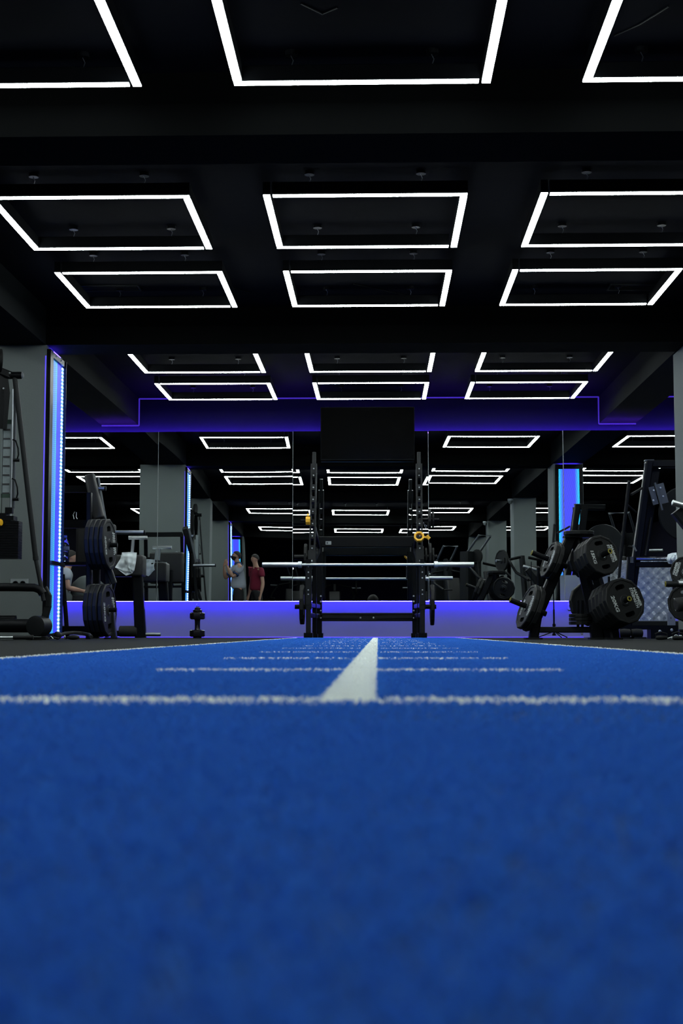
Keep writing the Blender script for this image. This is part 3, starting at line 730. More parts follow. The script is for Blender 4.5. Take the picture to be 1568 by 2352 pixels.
# pad: tall cushion tilted back
a, b = P(229, 1192, 13.15), P(207, 1096, 13.35)
dv = (b-a).normalized(); RM = rot_to(dv, (0, 1, 0))
MB().rbox((a+b)/2, (.105, .10, (b-a).length+.03), RM, r=.03).build('back_pad', M['vinyl'], pm)
MB().bar(a+Vector((.05, .02, -.06)), b+Vector((.065, .02, -.01)), .022, .06).build('pad_spine', M['greymetal'], pm)
c1, c2 = P(262, 1466, 13.1), P(232, 1180, 13.25)
MB().bar((c1.x, 13.1, .01), c2, .05, .08).build('rear_leaning_post', M['paint2'], pm)
MB().box((P(257, 1467, 13.05).x, 13.05, .008), (.12, .12, .016)).build('foot_plate', M['rubber'], pm)
for (py0, py1, Y, nm) in ((1195, 1213, 13.35, 'upper_crossmember'), (1292, 1299, 13.35, 'shelf'), (1438, 1453, 13.3, 'lower_crossmember'), (1116, 1131, 13.5, 'top_crossmember')):
    l, r_ = P(140, py0, Y), P(206, py1, Y)
    d_ = .22 if nm == 'shelf' else .06
    MB().box(((l.x-.25+r_.x)/2, Y, (l.z+r_.z)/2), (r_.x-l.x+.25, d_, l.z-r_.z), ch=.006).build(nm, M['paint'], pm)
l = P(148, 1292, 13.4)
MB().bar((P(205, 1440, 13.3).x, 13.35, .02), (P(205, 1120, 13.5).x, 13.5, P(205, 1120, 13.5).z), .05, .05).build('rear_upright', M['paint'], pm)
MB().bar((l.x-.20, 13.35, 0), (l.x-.20, 13.5, P(150, 1118, 13.5).z), .05, .06).build('outer_upright', M['paint'], pm)
MB().bar((P(158, 1455, 13.35).x, 13.3, 0), P(144, 1320, 13.4), .03, .04).build('diagonal_brace', M['paint'], pm)
for py, Y, x0, x1 in ((1122, 13.3, 222, 243), (1223, 13.3, 240, 333)):
    q0, q1 = P(x0, py, Y), P(x1, py, Y)
    hr = MB().lathe([(.020, 0), (.0205, .004), (.0205, (q1-q0).length-.012)], q0, (q1-q0), 20).build('load_horn', M['steel'], pm)
    MB().lathe([(.0215, 0), (.024, .004), (.024, .012), (.018, .015)], q1-(q1-q0).normalized()*.012, (q1-q0), 20).build('end_cap', M['paint2'], hr)
for py in (1252, 1401):
    q0, q1 = P(206, py, YP), P(270 if py == 1252 else 268, py, YP)
    MB().tube(q0, q1, .021).build('storage_peg', M['paint'], pm)
MB().bar(P(248, 1300, 13.1), P(262, 1340, 13.1), .06, .05).build('link_plate', M['paint2'], pm)
gp = 'plates racked on the left machine'
def rack_plates(xs_, y0_, y1_, Y, tilt, where):
    a, b = P(240, y0_, Y), P(240, y1_, Y); R_ = (a.z-b.z)/2*1.02; T = .044
    for i, px in enumerate(xs_):
        out = i == len(xs_)-1
        lab = ('outermost urethane plate with white writing, %s stack of the left machine' if out else ['innermost plate', 'second plate from the post', 'third plate from the post'][i]+' in the %s stack of the left machine') % where
        p_ = make_plate(R_, T, lab, '20KG' if where == 'lower' else '20KG', out, True, gp) if out else make_plate(R_, T, lab, None, False, True, gp)
        p_.location = (P(px, 1300, Y).x, Y, (a.z+b.z)/2); p_.rotation_euler = orient((1, -.10+.0*i, tilt*(1 if i else .8)), (0, -.1*0, 1), .12)
rack_plates((214, 225, 236, 247.5), 1192, 1309, YP, .05, 'upper')
rack_plates((214, 224.5, 235, 247.5), 1341, 1463, YP, .04, 'lower')
MB().rbox((-2.82, 14.15, .93), (.40, .10, .42), r=.04).build('seat_back_pad', M['vinyl'], pm)
MB().bar((-2.82, 14.2, 0), (-2.82, 14.2, .9), .07, .08).build('pad_post', M['paint'], pm)
# water bottle on the shelf
wb = P(149, 1292, 13.30)
bt = thing('water_bottle', 'clear plastic water bottle with blue cap on the shelf beside the blue panel', 'bottle', (wb.x, 13.3, wb.z))
Rb = .040; Hb = P(149, 1230, 13.3).z-wb.z
MB().lathe([(Rb*.85, 0), (Rb, .008), (Rb, .05), (Rb*.92, .056), (Rb, .062), (Rb*1., .10), (Rb*.92, .106), (Rb, .112), (Rb, .16), (Rb*.75, .195), (Rb*.36, Hb-.028), (Rb*.34, Hb-.014)], wb, (0,0,1), 28).build('bottle_body', M['glass'], bt)
MB().lathe([(Rb*.80, .004), (Rb*.93, .012), (Rb*.93, .105)], wb, (0,0,1), 24).build('water', M['water'], bt)
MB().lathe([(Rb*.42, Hb-.020), (Rb*.42, Hb), (Rb*.36, Hb+.001)], wb, (0,0,1), 20).build('cap', M['blueplastic'], bt)
MB().lathe([(Rb*1.012, .118), (Rb*1.012, .150)], wb, (0,0,1), 28).build('label', mat('pale_blue_film', (.12, .16, .35), .5), bt)
# phone/clip things on the upper crossmember
ck = P(170, 1190, 13.35)
MBc = MB().path([ck+Vector(v) for v in ((0,0,-.01),(-.01,0,.03),(.005,0,.06),(.022,0,.055),(.02,0,.01),(.03,0,-.01))], .004, seg=8)
tag(MBc.build('snap_hook', M['chrome']), 'small steel snap hook lying on the upper crossmember of the left machine', 'snap hook')

# ------------------------------------------------------------ bench with towel
YB_ = 15.72
bn = thing('padded_bench', 'black padded bench with roller handle by the mirror under the folded towel', 'bench', (P(320, 1464, YB_).x, YB_, 0))
p0, p1, p2 = P(323, 1463.5, YB_), P(320, 1400, YB_), P(314, 1296, YB_)
p0.z = 0
MB().bar(p0, P(322, 1440, YB_), .12, .09).bar(P(322, 1442, YB_), p1, .12, .09).bar(p1, p2, .115, .09).build('main_post', M['paint'], bn)
a, b = P(258, 1274, YB_), P(330, 1334, YB_)
MB().rbox(((a.x+b.x)/2, YB_+.05, (a.z+b.z)/2+.02), (b.x-a.x, .30, (a.z-b.z)*.82), r=.035).build('arm_pad', M['vinyl'], bn)
hs = MB().bar(P(303, 1272, YB_), P(306, 1238, YB_), .035, .03).build('handle_stem', M['steel'], bn)
q0, q1 = P(295, 1235, YB_), P(338, 1235, YB_)
MB().lathe([(.018, 0), (.0215, .004), (.0215, (q1-q0).length)], q0, q1-q0, 20).build('roller_handle', M['chrome'], bn)
q0, q1 = P(274, 1450, YB_), P(316, 1450, YB_)
MB().lathe([(.05, 0), (.060, .006), (.060, (q1-q0).length-.006), (.05, (q1-q0).length)], q0, q1-q0, 28).build('foam_roller', M['foam'], bn)
q0, q1 = P(330, 1457, YB_), P(369, 1457, YB_)
MB().lathe([(.021, 0), (.021, (q1-q0).length-.004), (.018, (q1-q0).length)], q0, q1-q0, 20).build('foot_peg', M['steel'], bn)
q = P(270, 1360, YB_)
MB().bar((p0.x-.45, YB_, .05), (p0.x, YB_, .05), .08, .06).build('base_rail', M['paint'], bn)
MB().bar((p0.x-.42, YB_+.02, .05), P(262, 1330, YB_+.02), .05, .06).build('rear_post', M['paint'], bn)
# towel draped over the pad: a folded sheet with thickness
def towel(name, ctrl, Y, thick, label, cat='towel', parent=None, yoff=None):
    """ctrl: rows of pixel points from top to bottom; yoff: depth offset per row"""
    nr, nc = len(ctrl), len(ctrl[0]); res = 6; pts = []
    def lerp(a, b, t): return [a[i]*(1-t)+b[i]*t for i in range(2)]
    R_, Cc = (nr-1)*res+1, (nc-1)*res+1
    for i in range(R_):
        ri, rt_ = min(i//res, nr-2), (i-min(i//res, nr-2)*res)/res
        for j in range(Cc):
            ci, ct = min(j//res, nc-2), (j-min(j//res, nc-2)*res)/res
            px, py = lerp(lerp(ctrl[ri][ci], ctrl[ri][ci+1], ct), lerp(ctrl[ri+1][ci], ctrl[ri+1][ci+1], ct), rt_)
            yo = yoff[ri]*(1-rt_)+yoff[ri+1]*rt_
            pts.append(P(px, py, Y+yo+.012*math.sin(j*.9+i*.25)+.006*math.sin(i*1.3)))
    mb = MB(); n = len(pts)
    f = [(i*Cc+j, (i+1)*Cc+j, (i+1)*Cc+j+1, i*Cc+j+1) for i in range(R_-1) for j in range(Cc-1)]
    back = [p+Vector((0, thick, 0)) for p in pts]
    mb.add(pts+back, f+[tuple(k+n for k in q)[::-1] for q in f]+
        [(i, i+1, i+1+n, i+n) for i in range(Cc-1)]+[((R_-1)*Cc+i+1, (R_-1)*Cc+i, (R_-1)*Cc+i+n, (R_-1)*Cc+i+1+n) for i in range(Cc-1)]+
        [((i+1)*Cc, i*Cc, i*Cc+n, (i+1)*Cc+n) for i in range(R_-1)]+[(i*Cc+Cc-1, (i+1)*Cc+Cc-1, (i+1)*Cc+Cc-1+n, i*Cc+Cc-1+n) for i in range(R_-1)])
    o = mb.build(name, M['towel'], parent, angle=60)
    if label: tag(o, label, cat)
    return o
tw_ = thing('towel', 'folded white towel hanging over the pad of the bench by the mirror', 'towel', P(290, 1322, 15.6))
towel('front_fold', [[(279, 1269), (296, 1268), (314, 1269)], [(286, 1282), (299, 1284), (312, 1290)], [(293, 1302), (301, 1305), (308, 1310)], [(300, 1313), (302, 1316), (303, 1317)]], 15.535, .01, None, parent=tw_, yoff=[.02, -.005, 0, .01])
towel('rear_fold', [[(280, 1270), (288, 1270), (300, 1271)], [(276, 1284), (290, 1290), (303, 1296)], [(264, 1303), (283, 1308), (301, 1312)], [(268, 1306), (289, 1322), (301, 1318)]], 15.56, .01, None, parent=tw_, yoff=[.02, -.005, 0, .01])
towel('back_drape', [[(281, 1268.5), (298, 1268.5), (313, 1269.5)], [(281, 1269), (298, 1269), (313, 1270)], [(272, 1292), (296, 1290), (313, 1288)], [(280, 1304), (298, 1312), (315, 1296)]], 15.93, .01, None, parent=tw_, yoff=[-.36, -.03, .0, .01])

# ------------------------------------------------------------ dumbbell shaped bottle
YD = 14.4; dbp = P(453, 1466.5, YD); cx_ = dbp.x; s_ = YD/3267
db = thing('dumbbell_bottle', 'black dumbbell shaped drinking bottle standing upright on the floor before the pale wall', 'bottle', (cx_, YD, 0))
def hexp(r, n=6): return [(r*math.cos(2*math.pi*i/n)*1.0, r*math.sin(2*math.pi*i/n)) for i in range(n)]
z_ = lambda py: (1466.5-py)*s_
db_m = mat('black_translucent_plastic', (.007, .006, .008), .22, spec=.5)
def head(z0, z1, nm):
    r = 17*s_; mb = MB(); n = 8
    prof = [(r*.80, z0), (r*.98, z0+.008), (r, z0+.014), (r, z1-.014), (r*.98, z1-.008), (r*.80, z1)]
    vs_ = []
    for rr, z in prof:
        for i in range(n):
            t = math.pi/n+2*math.pi*i/n; vs_.append((cx_+rr/math.cos(math.pi/n)*math.cos(t), YD+rr/math.cos(math.pi/n)*math.sin(t)*.8, z))
    mb.add(vs_, [(k*n+i, k*n+(i+1) % n, (k+1)*n+(i+1) % n, (k+1)*n+i) for k in range(5) for i in range(n)]+[tuple(range(n))[::-1], tuple(range(5*n, 6*n))])
    return mb.build(nm, db_m, db)
MB().lathe([(9*s_, 0), (10*s_, .004), (10*s_, .022)], (cx_, YD, 0), (0,0,1)).build('base_disc', db_m, db)
head(z_(1463), z_(1447), 'lower_weight'); head(z_(1423), z_(1407), 'upper_weight')
MB().lathe([(8*s_, z_(1449)), (6.3*s_, z_(1445)), (6.3*s_, z_(1426)), (8*s_, z_(1421))], (cx_, YD, 0), (0,0,1), 20).build('grip', db_m, db)
MB().lathe([(9*s_, z_(1408)), (11*s_, z_(1405)), (11*s_, z_(1402)), (7*s_, z_(1400)), (7*s_, z_(1397)), (6*s_, z_(1396))], (cx_, YD, 0), (0,0,1), 20).build('screw_cap', db_m, db)
MB().box((cx_+.002, YD, z_(1395)), (.036, .02, .012)).build('cap_clip', M['greymetal'], db)
MB().path([(cx_-.015, YD, z_(1394)), (cx_-.014, YD, z_(1390)), (cx_-.004, YD, z_(1387.5)), (cx_+.008, YD, z_(1388)), (cx_+.016, YD, z_(1391)), (cx_+.016, YD, z_(1394))], .0018, seg=6).build('carry_loop', M['glass'], db)

# ------------------------------------------------------------ plate tree at the right
YT = 12.6
tr = thing('plate_tree', 'black A frame plate tree holding big urethane plates on the right of the turf', 'plate rack', (P(1310, 1468, YT).x, YT, 0))
def G(px, py, Y):
    p = P(px, py, Y); return p
f0 = P(1224, 1467, YT); f0.z = 0
a, b, t0 = P(1228, 1440, YT), P(1233, 1412, YT), P(1312, 1230, YT+.05)
MB().bar(f0, a, .085, .10).bar(a-Vector((0,0,.01)), b, .085, .10).bar(b-Vector((.004,0,.01)), t0, .075, .095).build('leaning_leg', M['paint'], tr)
MB().box((f0.x, YT, .008), (.15, .16, .016)).build('foot_plate', M['rubber'], tr)
f1, f2 = P(1372, 1467, YT-.05), P(1407, 1467, YT-.15); f1.z = f2.z = 0
MB().bar(f1, P(1368, 1430, YT-.05), .115, .12).bar(P(1368, 1432, YT-.05), P(1322, 1232, YT+.08), .075, .09).build('right_leg', M['paint'], tr)
MB().bar(f2, P(1398, 1420, YT-.1), .10, .12).bar(P(1398, 1422, YT-.1), P(1345, 1240, YT+.02), .07, .08).build('right_leg', M['paint'], tr)
for f in (f1, f2): MB().box((f.x, f.y, .008), (.15, .16, .016)).build('foot_plate', M['rubber'], tr)
MB().bar(P(1232, 1446.5, YT), P(1392, 1446.5, YT), .07, .052).build('base_beam', M['paint2'], tr)
bolts([P(1219, 1441, YT-.05), P(1336, 1456, YT-.04), P(1245, 1405, YT-.06)], tr, .010)
l, r_ = P(1292, 1229, YT), P(1366, 1229, YT)
MB().box(((l.x+r_.x)/2, YT+.05, l.z-.012), (r_.x-l.x-.03, .16, .018)).build('top_tray', M['paint'], tr)
grp = 'plates hanging on the plate tree'
def flat_plate(px, py, Y, R_, T, lab):
    p_ = make_plate(R_, T, lab, None, False, R_ > .12, None); c_ = P(px, py, Y); p_.location = c_; p_.rotation_euler = (0, 0, .2); return p_
flat_plate(1329, 1224.5, YT+.03, .135, .034, 'black plate lying flat on top of the plate tree')
for i, py in enumerate((1431, 1422.5, 1414)):
    flat_plate(1333, py, YT-.02, .102, .030, ['small flat plate at the bottom of the low stack on the plate tree base', 'small flat plate in the middle of the low stack on the tree base', 'small flat plate on top of the low stack on the tree base'][i])
for px in (1327, 1337): MB().tube(P(px, 1441, YT+.16 if px == 1337 else YT), P(px, 1379, YT+.16 if px == 1337 else YT), .012).build('base_peg', M['paint'], tr)
def peg_stack(px, py, Y, n, R_, T, count, txt, spin, labels, peg=.10, r0=.024, brand=True):
    """outermost face centred at the pixel; further plates behind it along the peg"""
    n = Vector(n).normalized(); c_ = P(px, py, Y)
    for i in range(count):
        last = i == 0
        p_ = make_plate(R_, T, labels[i], txt if last else None, brand if last else False, True, None)
        p_.location = c_-n*(T/2+i*(T+.0015)); p_.rotation_euler = orient(n, (0,0,1), spin+(.0 if last else .05*i))
    pg = MB().tube(c_-n*(count*T+.10), c_+n*peg, r0).build('plate_peg', M['paint'], tr)
    MB().lathe([(r0*.55, -.002), (r0*.55, .0025), (r0*.95, .0025), (r0*.95, -.002)], c_+n*peg, n, 20).build('peg_ring', mat('dull_yellow_ring', (.22, .19, .02), .5), pg)
nr = (.45, -.86, .24)
peg_stack(1384, 1274, YT-.38, nr, .178, .047, 4, '15KG', .19, ['15 KG plate with white lettering facing front, upper right of the plate tree', 'second plate of the front facing upper stack on the tree', 'third plate of the front facing upper stack on the tree', 'rearmost plate of the front facing upper stack on the tree'], peg=.105)
peg_stack(1436, 1379, YT-.42, nr, .205, .052, 5, '20KG', .26, ['20 KG plate with white lettering facing front, lower right of the plate tree', 'second plate of the front facing lower stack on the tree', 'third plate of the front facing lower stack on the tree', 'fourth plate of the front facing lower stack on the tree', 'rearmost plate of the front facing lower stack on the tree'], peg=.055)
peg_stack(1345, 1289, YT+.25, (.40, -.88, .2), .165, .040, 1, '10KG', -.28, ['10 KG plate half hidden behind the upper stack on the tree'], peg=.02, brand=False)
peg_stack(1355, 1387, YT+.28, (.40, -.88, .2), .20, .045, 1, None, .1, ['large unlettered plate half hidden low at the back of the tree'], peg=.02, brand=False)
nl = (-.93, -.17, .36)
peg_stack(1258, 1284, YT-.08, nl, .168, .042, 2, '10KG', .05, ['outer plate on the upper left peg of the plate tree', 'inner plate on the upper left peg of the plate tree'], peg=.155)
peg_stack(1207, 1392, YT-.08, nl, .208, .048, 2, '20KG', .05, ['outer plate with white lettering on the lower left peg of the plate tree', 'inner plate on the lower left peg of the plate tree'], peg=.150)

# thin tripod stand
YS = 15.6
ts = thing('tripod_stand', 'thin black tripod stand on the floor behind the plate tree', 'tripod', (P(1272, 1463, YS).x, YS, 0))
MB().tube(P(1272, 1458, YS), P(1271.5, 1400, YS), .010).tube(P(1271.5, 1402, YS), P(1270, 1320, YS), .007).tube(P(1270, 1322, YS), P(1270, 1268, YS), .005).build('pole', M['paint'], ts)
MB().tube(P(1272, 1439, YS), P(1272, 1433, YS), .018).tube(P(1272, 1460, YS), P(1272, 1455, YS), .020).build('collar', M['paint'], ts)
for (px, Y) in ((1235, YS+.1), (1289, YS-.1), (1302, YS+.15)):
    e = P(px, 1463, Y); e.z = .006; MB().tube(P(1272, 1450, YS) if px < 1272 else P(1273, 1450, YS), e, .006).build('leg', M['paint'], ts)

# ------------------------------------------------------------ machine with the tread plate at the right
YM_ = 14.2
mc = thing('leg_press_machine', 'tall black machine with leaning rails beside the aluminium tread plate', 'gym machine', (P(1480, 1465, YM_).x, YM_, 0))
a, b = P(1490, 1062, YM_), P(1458, 1300, YM_); c_ = b+(b-a)*.42
MB().bar(c_, a, .075, .11, up=(0,1,0)).build('leaning_rail', M['paint'], mc)
g1, g2 = P(1484, 1066, YM_-.06), P(1453, 1300, YM_-.06)
MB().bar(g2, g1, .022, .02, up=(0,1,0)).build('rail_edge', M['paint2'], mc)
MB().bar(P(1482, 1275, YM_), P(1495, 1188, YM_+.05), .014, .02, up=(0,1,0)).build('inner_rail_edge', M['paint2'], mc)
MB().bar(P(1476, 1285, YM_+.1), P(1505, 1075, YM_+.1), .09, .03, up=(0,1,0)).build('cover_panel', M['paint'], mc)
MB().bar(P(1484, 1066, YM_), P(1575, 1066, YM_), .09, .075).build('top_bar', M['paint'], mc)
MB().box(P(1490, 1058, YM_), (.09, .07, .015)).tube(P(1481, 1064, YM_-.05), P(1481, 1074, YM_-.05), .010).build('top_hinge', M['greymetal'], mc)
MB().bar(P(1450, 1280, YM_-.1), P(1446, 1345, YM_-.1), .085, .08, up=(0,1,0)).bar(P(1446, 1345, YM_-.1), P(1438, 1458, YM_-.1), .09, .08, up=(0,1,0)).build('front_frame_post', M['paint'], mc)
l, r_ = P(1451, 1284, YM_-.1), P(1560, 1284, YM_-.1)
fb = MB().tube(l, r_, .019, seg=24).build('front_bar', mat('dark_chrome_tube', (.25, .25, .3), .15, metal=.9), mc)
MB().bar(P(1452, 1297, YM_-.08), P(1560, 1297, YM_-.08), .06, .055).build('lower_front_bar', M['paint'], mc)
MB().box(P(1450, 1286, YM_-.13), (.03, .05, .06)).build('corner_bracket', M['greymetal'], mc)
# hinged plate with bolts and large wheel
RB = Matrix.Rotation(math.radians(-14), 3, 'Y')
pc = P(1511, 1136, YM_-.15)
hp_ = MB().box(pc+Vector((.035, 0, .01)), (.085, .02, .20), RB).box(pc+Vector((-.045, .005, -.01)), (.055, .02, .18), RB).build('bolted_plate', M['greymetal'], mc)
MB().box(pc+Vector((.0, -.02, -.02)), (.016, .03, .28), RB).build('hinge_bar', M['greymetal'], mc)
bolts([pc+Vector((.02, -.018, .065)), pc+Vector((.045, -.018, -.02)), pc+Vector((-.05, -.018, -.06)), pc+Vector((-.045, -.018, .04))], hp_, .010)
wc = P(1570, 1180, YM_+.0)
MB().lathe([(.20, -.02), (.262, -.018), (.27, 0), (.262, .018), (.20, .02)], wc, (.2, -1, 0), 40).build('cam_wheel', M['paint2'], mc)
MB().bar(P(1474, 1121, YM_-.1), P(1449, 1136, YM_-.25), .022, .022).build('side_handle', M['rubber'], mc)
l1 = MB().tube(P(1444, 1108, YM_-.3), P(1425, 1280, YM_-.2), .017).tube(P(1425, 1278, YM_-.2), P(1421, 1330, YM_-.18), .015).ball(P(1444, 1108, YM_-.3), .018).build('lever_arm', M['rubber'], mc)
MB().tube(P(1439, 1158, YM_-.28), P(1461, 1177, YM_-.1), .008).build('lever_link', M['paint2'], mc)
MB().tube(P(1453, 1252, YM_-.1), P(1461, 1266, YM_-.12), .009).build('lower_link', M['greymetal'], mc)
for x0, x1, y0, y1, nm in ((1494, 1600, 1437, 1465, 'base_box'), (1424, 1500, 1437, 1446, 'base_rail')):
    l, r_ = P(x0, y0, YM_-.2), P(x1, y1, YM_-.2); z0 = max(0, r_.z) if nm != 'base_box' else 0
    MB().box(((l.x+r_.x)/2, YM_-.1, (l.z+z0)/2), (r_.x-l.x, .22, l.z-z0), ch=.01).build(nm, M['paint'], mc)
bolts([P(1542, 1447, YM_-.34), P(1515, 1450, YM_-.34)], mc, .014)
for px in (1434, 1462):
    q = P(px, 1456, YM_-.3)
    MB().lathe([(.018, -.06), (.040, -.05), (.044, 0), (.040, .05), (.018, .06)], (q.x, YM_-.3, .052), (1, .1, 0), 24).build('floor_roller', M['rubber'], mc)
    MB().box((q.x, YM_-.3, .008), (.16, .12, .016)).build('roller_foot', M['rubber'], mc)
# aluminium five bar tread plate
YA = 14.75
l, r_ = P(1400, 1287, YA), P(1545, 1426, YA)
tp2 = thing('tread_plate', 'upright aluminium tread plate sheet with raised bar pattern behind the black machine', 'metal sheet', ((l.x+r_.x)/2, YA, r_.z))
MB().box(((l.x+r_.x)/2, YA, (l.z+r_.z)/2), (r_.x-l.x, .006, l.z-r_.z), ch=.0005).build('sheet', M['tread'], tp2, smooth=False)
bars_ = MB(); st = .052; L5 = .030
W_, H_ = r_.x-l.x, l.z-r_.z; nxx, nyy = int(W_/st)+1, int(H_/st)+1
for i in range(nxx):
    for j in range(nyy):
        cx, cz = l.x+(i+.5)*st, r_.z+(j+.5)*st
        if cx > r_.x-.02 or cz > l.z-.02: continue
        ang = math.radians(40 if (i+j) % 2 else -50); d = Vector((math.cos(ang), 0, math.sin(ang))); nn = Vector((-d.z, 0, d.x))
        for k in range(-2, 3):
            c0 = Vector((cx, YA-.004, cz))+nn*k*.0078
            bars_.bar(c0-d*L5/2, c0+d*L5/2, .0046, .0030, up=(0,-1,0), c=.0012)
bars_.build('raised_bars', mat('aluminium_bars', (.62, .66, .68), .25, metal=.9), tp2, smooth=False)
MB().bar((l.x, YA+.01, r_.z-.028), (r_.x+.2, YA+.01, r_.z-.028), .06, .055).build('bottom_rail', M['paint2'], tp2)
MB().bar((l.x+.1, YA+.01, 0), (l.x+.1, YA+.01, r_.z-.05), .06, .05).bar((r_.x-.05, YA+.01, 0), (r_.x-.05, YA+.01, r_.z-.05), .06, .05).bar((r_.x-.02, YA+.045, .0), (r_.x-.02, YA+.045, l.z-.02), .03, .05).build('support', M['paint'], tp2)
# small pale box and towel near the right column
q = P(1541.5, 1437, 14.04)
bx = thing('paper_box', 'small pale box standing on the machine base at the right column', 'box', (q.x, 14.04, q.z))
MB().box((q.x, 14.04, q.z+.066), (.070, .05, .125), ch=.003).build('carton', mat('pale_carton', (.16, .18, .24), .7), bx)
MB().box((q.x-.008, 14.013, q.z+.075), (.008, .002, .02), ch=.0003).build('printed_mark', M['cabinet'], bx, smooth=False)
t2 = thing('towel', 'crumpled white towel with blue print over the front bar by the right column', 'towel', P(1541, 1297, 13.9))
towel('towel_fold', [[(1534, 1273), (1543, 1270), (1553, 1269)], [(1531, 1284), (1543, 1281), (1554, 1280)], [(1535, 1294), (1544, 1296), (1554, 1297)]], 13.92, .02, None, parent=t2, yoff=[.05, -.03, .0])
towel('towel_fold', [[(1543, 1277), (1549, 1275), (1556, 1276)], [(1541, 1284), (1549, 1282), (1556, 1284)], [(1545, 1290), (1550, 1290), (1556, 1292)]], 13.86, .02, None, parent=t2, yoff=[.02, -.02, .0])
q = P(1549, 1297, 13.86); MB().box(q, (.05, .004, .028), ch=.001).build('blue_print', M['blueplastic'], t2, smooth=False)

# loaded machine at the far right edge, in front of the column
YR2 = 11.5
rm = thing('plate_loaded_machine', 'black machine with chrome handle and loaded horns cut off by the right edge', 'gym machine', (P(1600, 1468, YR2).x, YR2, 0))
MB().lathe([(.018, 0), (.0235, .003), (.0235, .22)], P(1543, 1154, YR2-.2), (1, .1, -.28), 24).build('chrome_handle', M['chrome'], rm)
MB().bar(P(1553, 1172, YR2-.1), P(1600, 1230, YR2-.1), .10, .12, up=(0,1,0)).build('pivot_arm', M['paint2'], rm)
MB().bar(P(1606, 1465, YR2), P(1600, 1170, YR2), .10, .10).bar((P(1560, 1455, YR2).x, YR2+.02, .045), (P(1560, 1455, YR2).x+.7, YR2+.02, .045), .07, .08).build('frame', M['paint'], rm)
q0 = P(1528, 1341.5, YR2-.15)
lh = MB().tube(q0, q0+Vector((.30, .02, 0)), .024).build('load_horn', M['paint2'], rm)
MB().lathe([(.013, -.002), (.013, .003), (.023, .003), (.023, -.002)], q0, (-1, 0, 0), 20).build('end_ring', mat('dull_yellow_ring', (.22, .19, .02), .5), lh)
MB().tube(q0+Vector((.10, .007, .006)), q0+Vector((.30, .02, .006)), .0255).build('chrome_sleeve', M['chrome'], lh)
MB().lathe([(.04, 0), (.055, .01), (.055, .25)], P(1551, 1390, YR2-.25), (1, .2, .15), 28).build('foam_roller', M['foam'], rm)
for px, py, R_, n_, txt, lab in ((1575, 1313, .128, (-.42, -.9, .1), None, 'plate with white lettering at the right edge above the load horn'),
                            (1577, 1385, .155, (-.2, -.97, .1), '15KG', 'lower plate at the right edge below the load horn')):
    p_ = make_plate(R_, .04, lab, txt, True, True); p_.location = P(px, py, YR2+.05); p_.rotation_euler = orient(n_, (0,0,1), .1 if txt else math.pi-.3)
# cable ends and clips on the floor at the right
for i, (px, Y, lab) in enumerate(((1517, 11.6, 'black grip lying on the floor at the right edge'), (1556, 11.2, 'second black grip with bright clips on the floor at the right edge'))):
    q = P(px, 1465, Y); hd = thing('exercise_grip', lab, 'cable attachment', (q.x, Y, 0))
    MB().lathe([(.010, 0), (.016, .01), (.017, .05), (.014, .09), (.010, .095)], (q.x-.04, Y, .018), (1, .1, .0), 16).build('rubber_grip', M['rubber'], hd)
    MB().path([(q.x-.03, Y, .012), (q.x-.045, Y, .05), (q.x+.0, Y+.01, .065), (q.x+.05, Y, .05), (q.x+.055, Y, .015)], .005, seg=8).build('bent_strap', M['rubber'], hd)
    MB().path([(q.x+.05, Y-.02, .012), (q.x+.10, Y-.02, .028), (q.x+.12, Y-.02, .014), (q.x+.075, Y-.02, .008)], .004, seg=8).build('snap_clip', M['chrome'], hd)
q = P(1545, 1462, 11.3)
chn = MB()
for k in range(9):
    c0 = Vector((q.x+.012*k, 11.3+.01*(k % 2), .016+.010*(k % 3)))
    r1 = [c0+Vector((.011*math.cos(t), .004*math.sin(t) if k % 2 else .0, .006*math.sin(t) if not k % 2 else .002*math.sin(t))) for t in [2*math.pi*i/10 for i in range(11)]]
    chn.path(r1, .0024, seg=6)
tag(chn.build('chain', M['chrome']), 'short bright chain lying on the floor at the right edge', 'chain')

# ------------------------------------------------------------ ceiling grilles, cables and cameras
def at_z(px, py, z):
    d = _rt*(px-784)+_up*(1176-py)+_fw*FP; return CAM+d*((z-CAM.z)/d.z)
for (x0, x1, y, lab) in ((182, 320, 663, 'dark slotted ceiling grille above the left lights'), (1398, 1508, 661, 'dark slotted ceiling grille above the right lights')):
    a, b = at_z(x0, y, CEIL-.01), at_z(x1, y, CEIL-.01)
    gr = thing('air_grille', lab, 'ceiling vent', ((a.x+b.x)/2, a.y, CEIL-.012))
    MB().box(((a.x+b.x)/2, a.y-.09, CEIL-.006), (b.x-a.x, .012, .012)).box(((a.x+b.x)/2, a.y+.09, CEIL-.006), (b.x-a.x, .012, .012)).box((a.x, a.y, CEIL-.006), (.012, .19, .012)).box((b.x, a.y, CEIL-.006), (.012, .19, .012)).build('frame', M['paint2'], gr)
    for k in range(5): MB().box(((a.x+b.x)/2, a.y-.06+.03*k, CEIL-.007), (b.x-a.x-.02, .012, .006), ch=.001).build('slat', M['paint'], gr)
for pts, lab in (([(810, 652), (860, 662), (905, 672), (935, 678)], 'thin black cable on the ceiling above the middle light'), ([(505, 652), (560, 668), (575, 672)][:3], 'thin black cable on the ceiling above the left light'),
                 ([(690, 8), (740, 32), (775, 18)], 'thin black cable on the ceiling near the top edge'), ([(1410, 82), (1470, 55), (1535, 15)], 'thin black cable on the ceiling at the top right')):
    tag(MB().path([at_z(x, y, CEIL-.004) for x, y in pts], .004, seg=6).build('ceiling_cable', M['paint']), lab, 'cable')
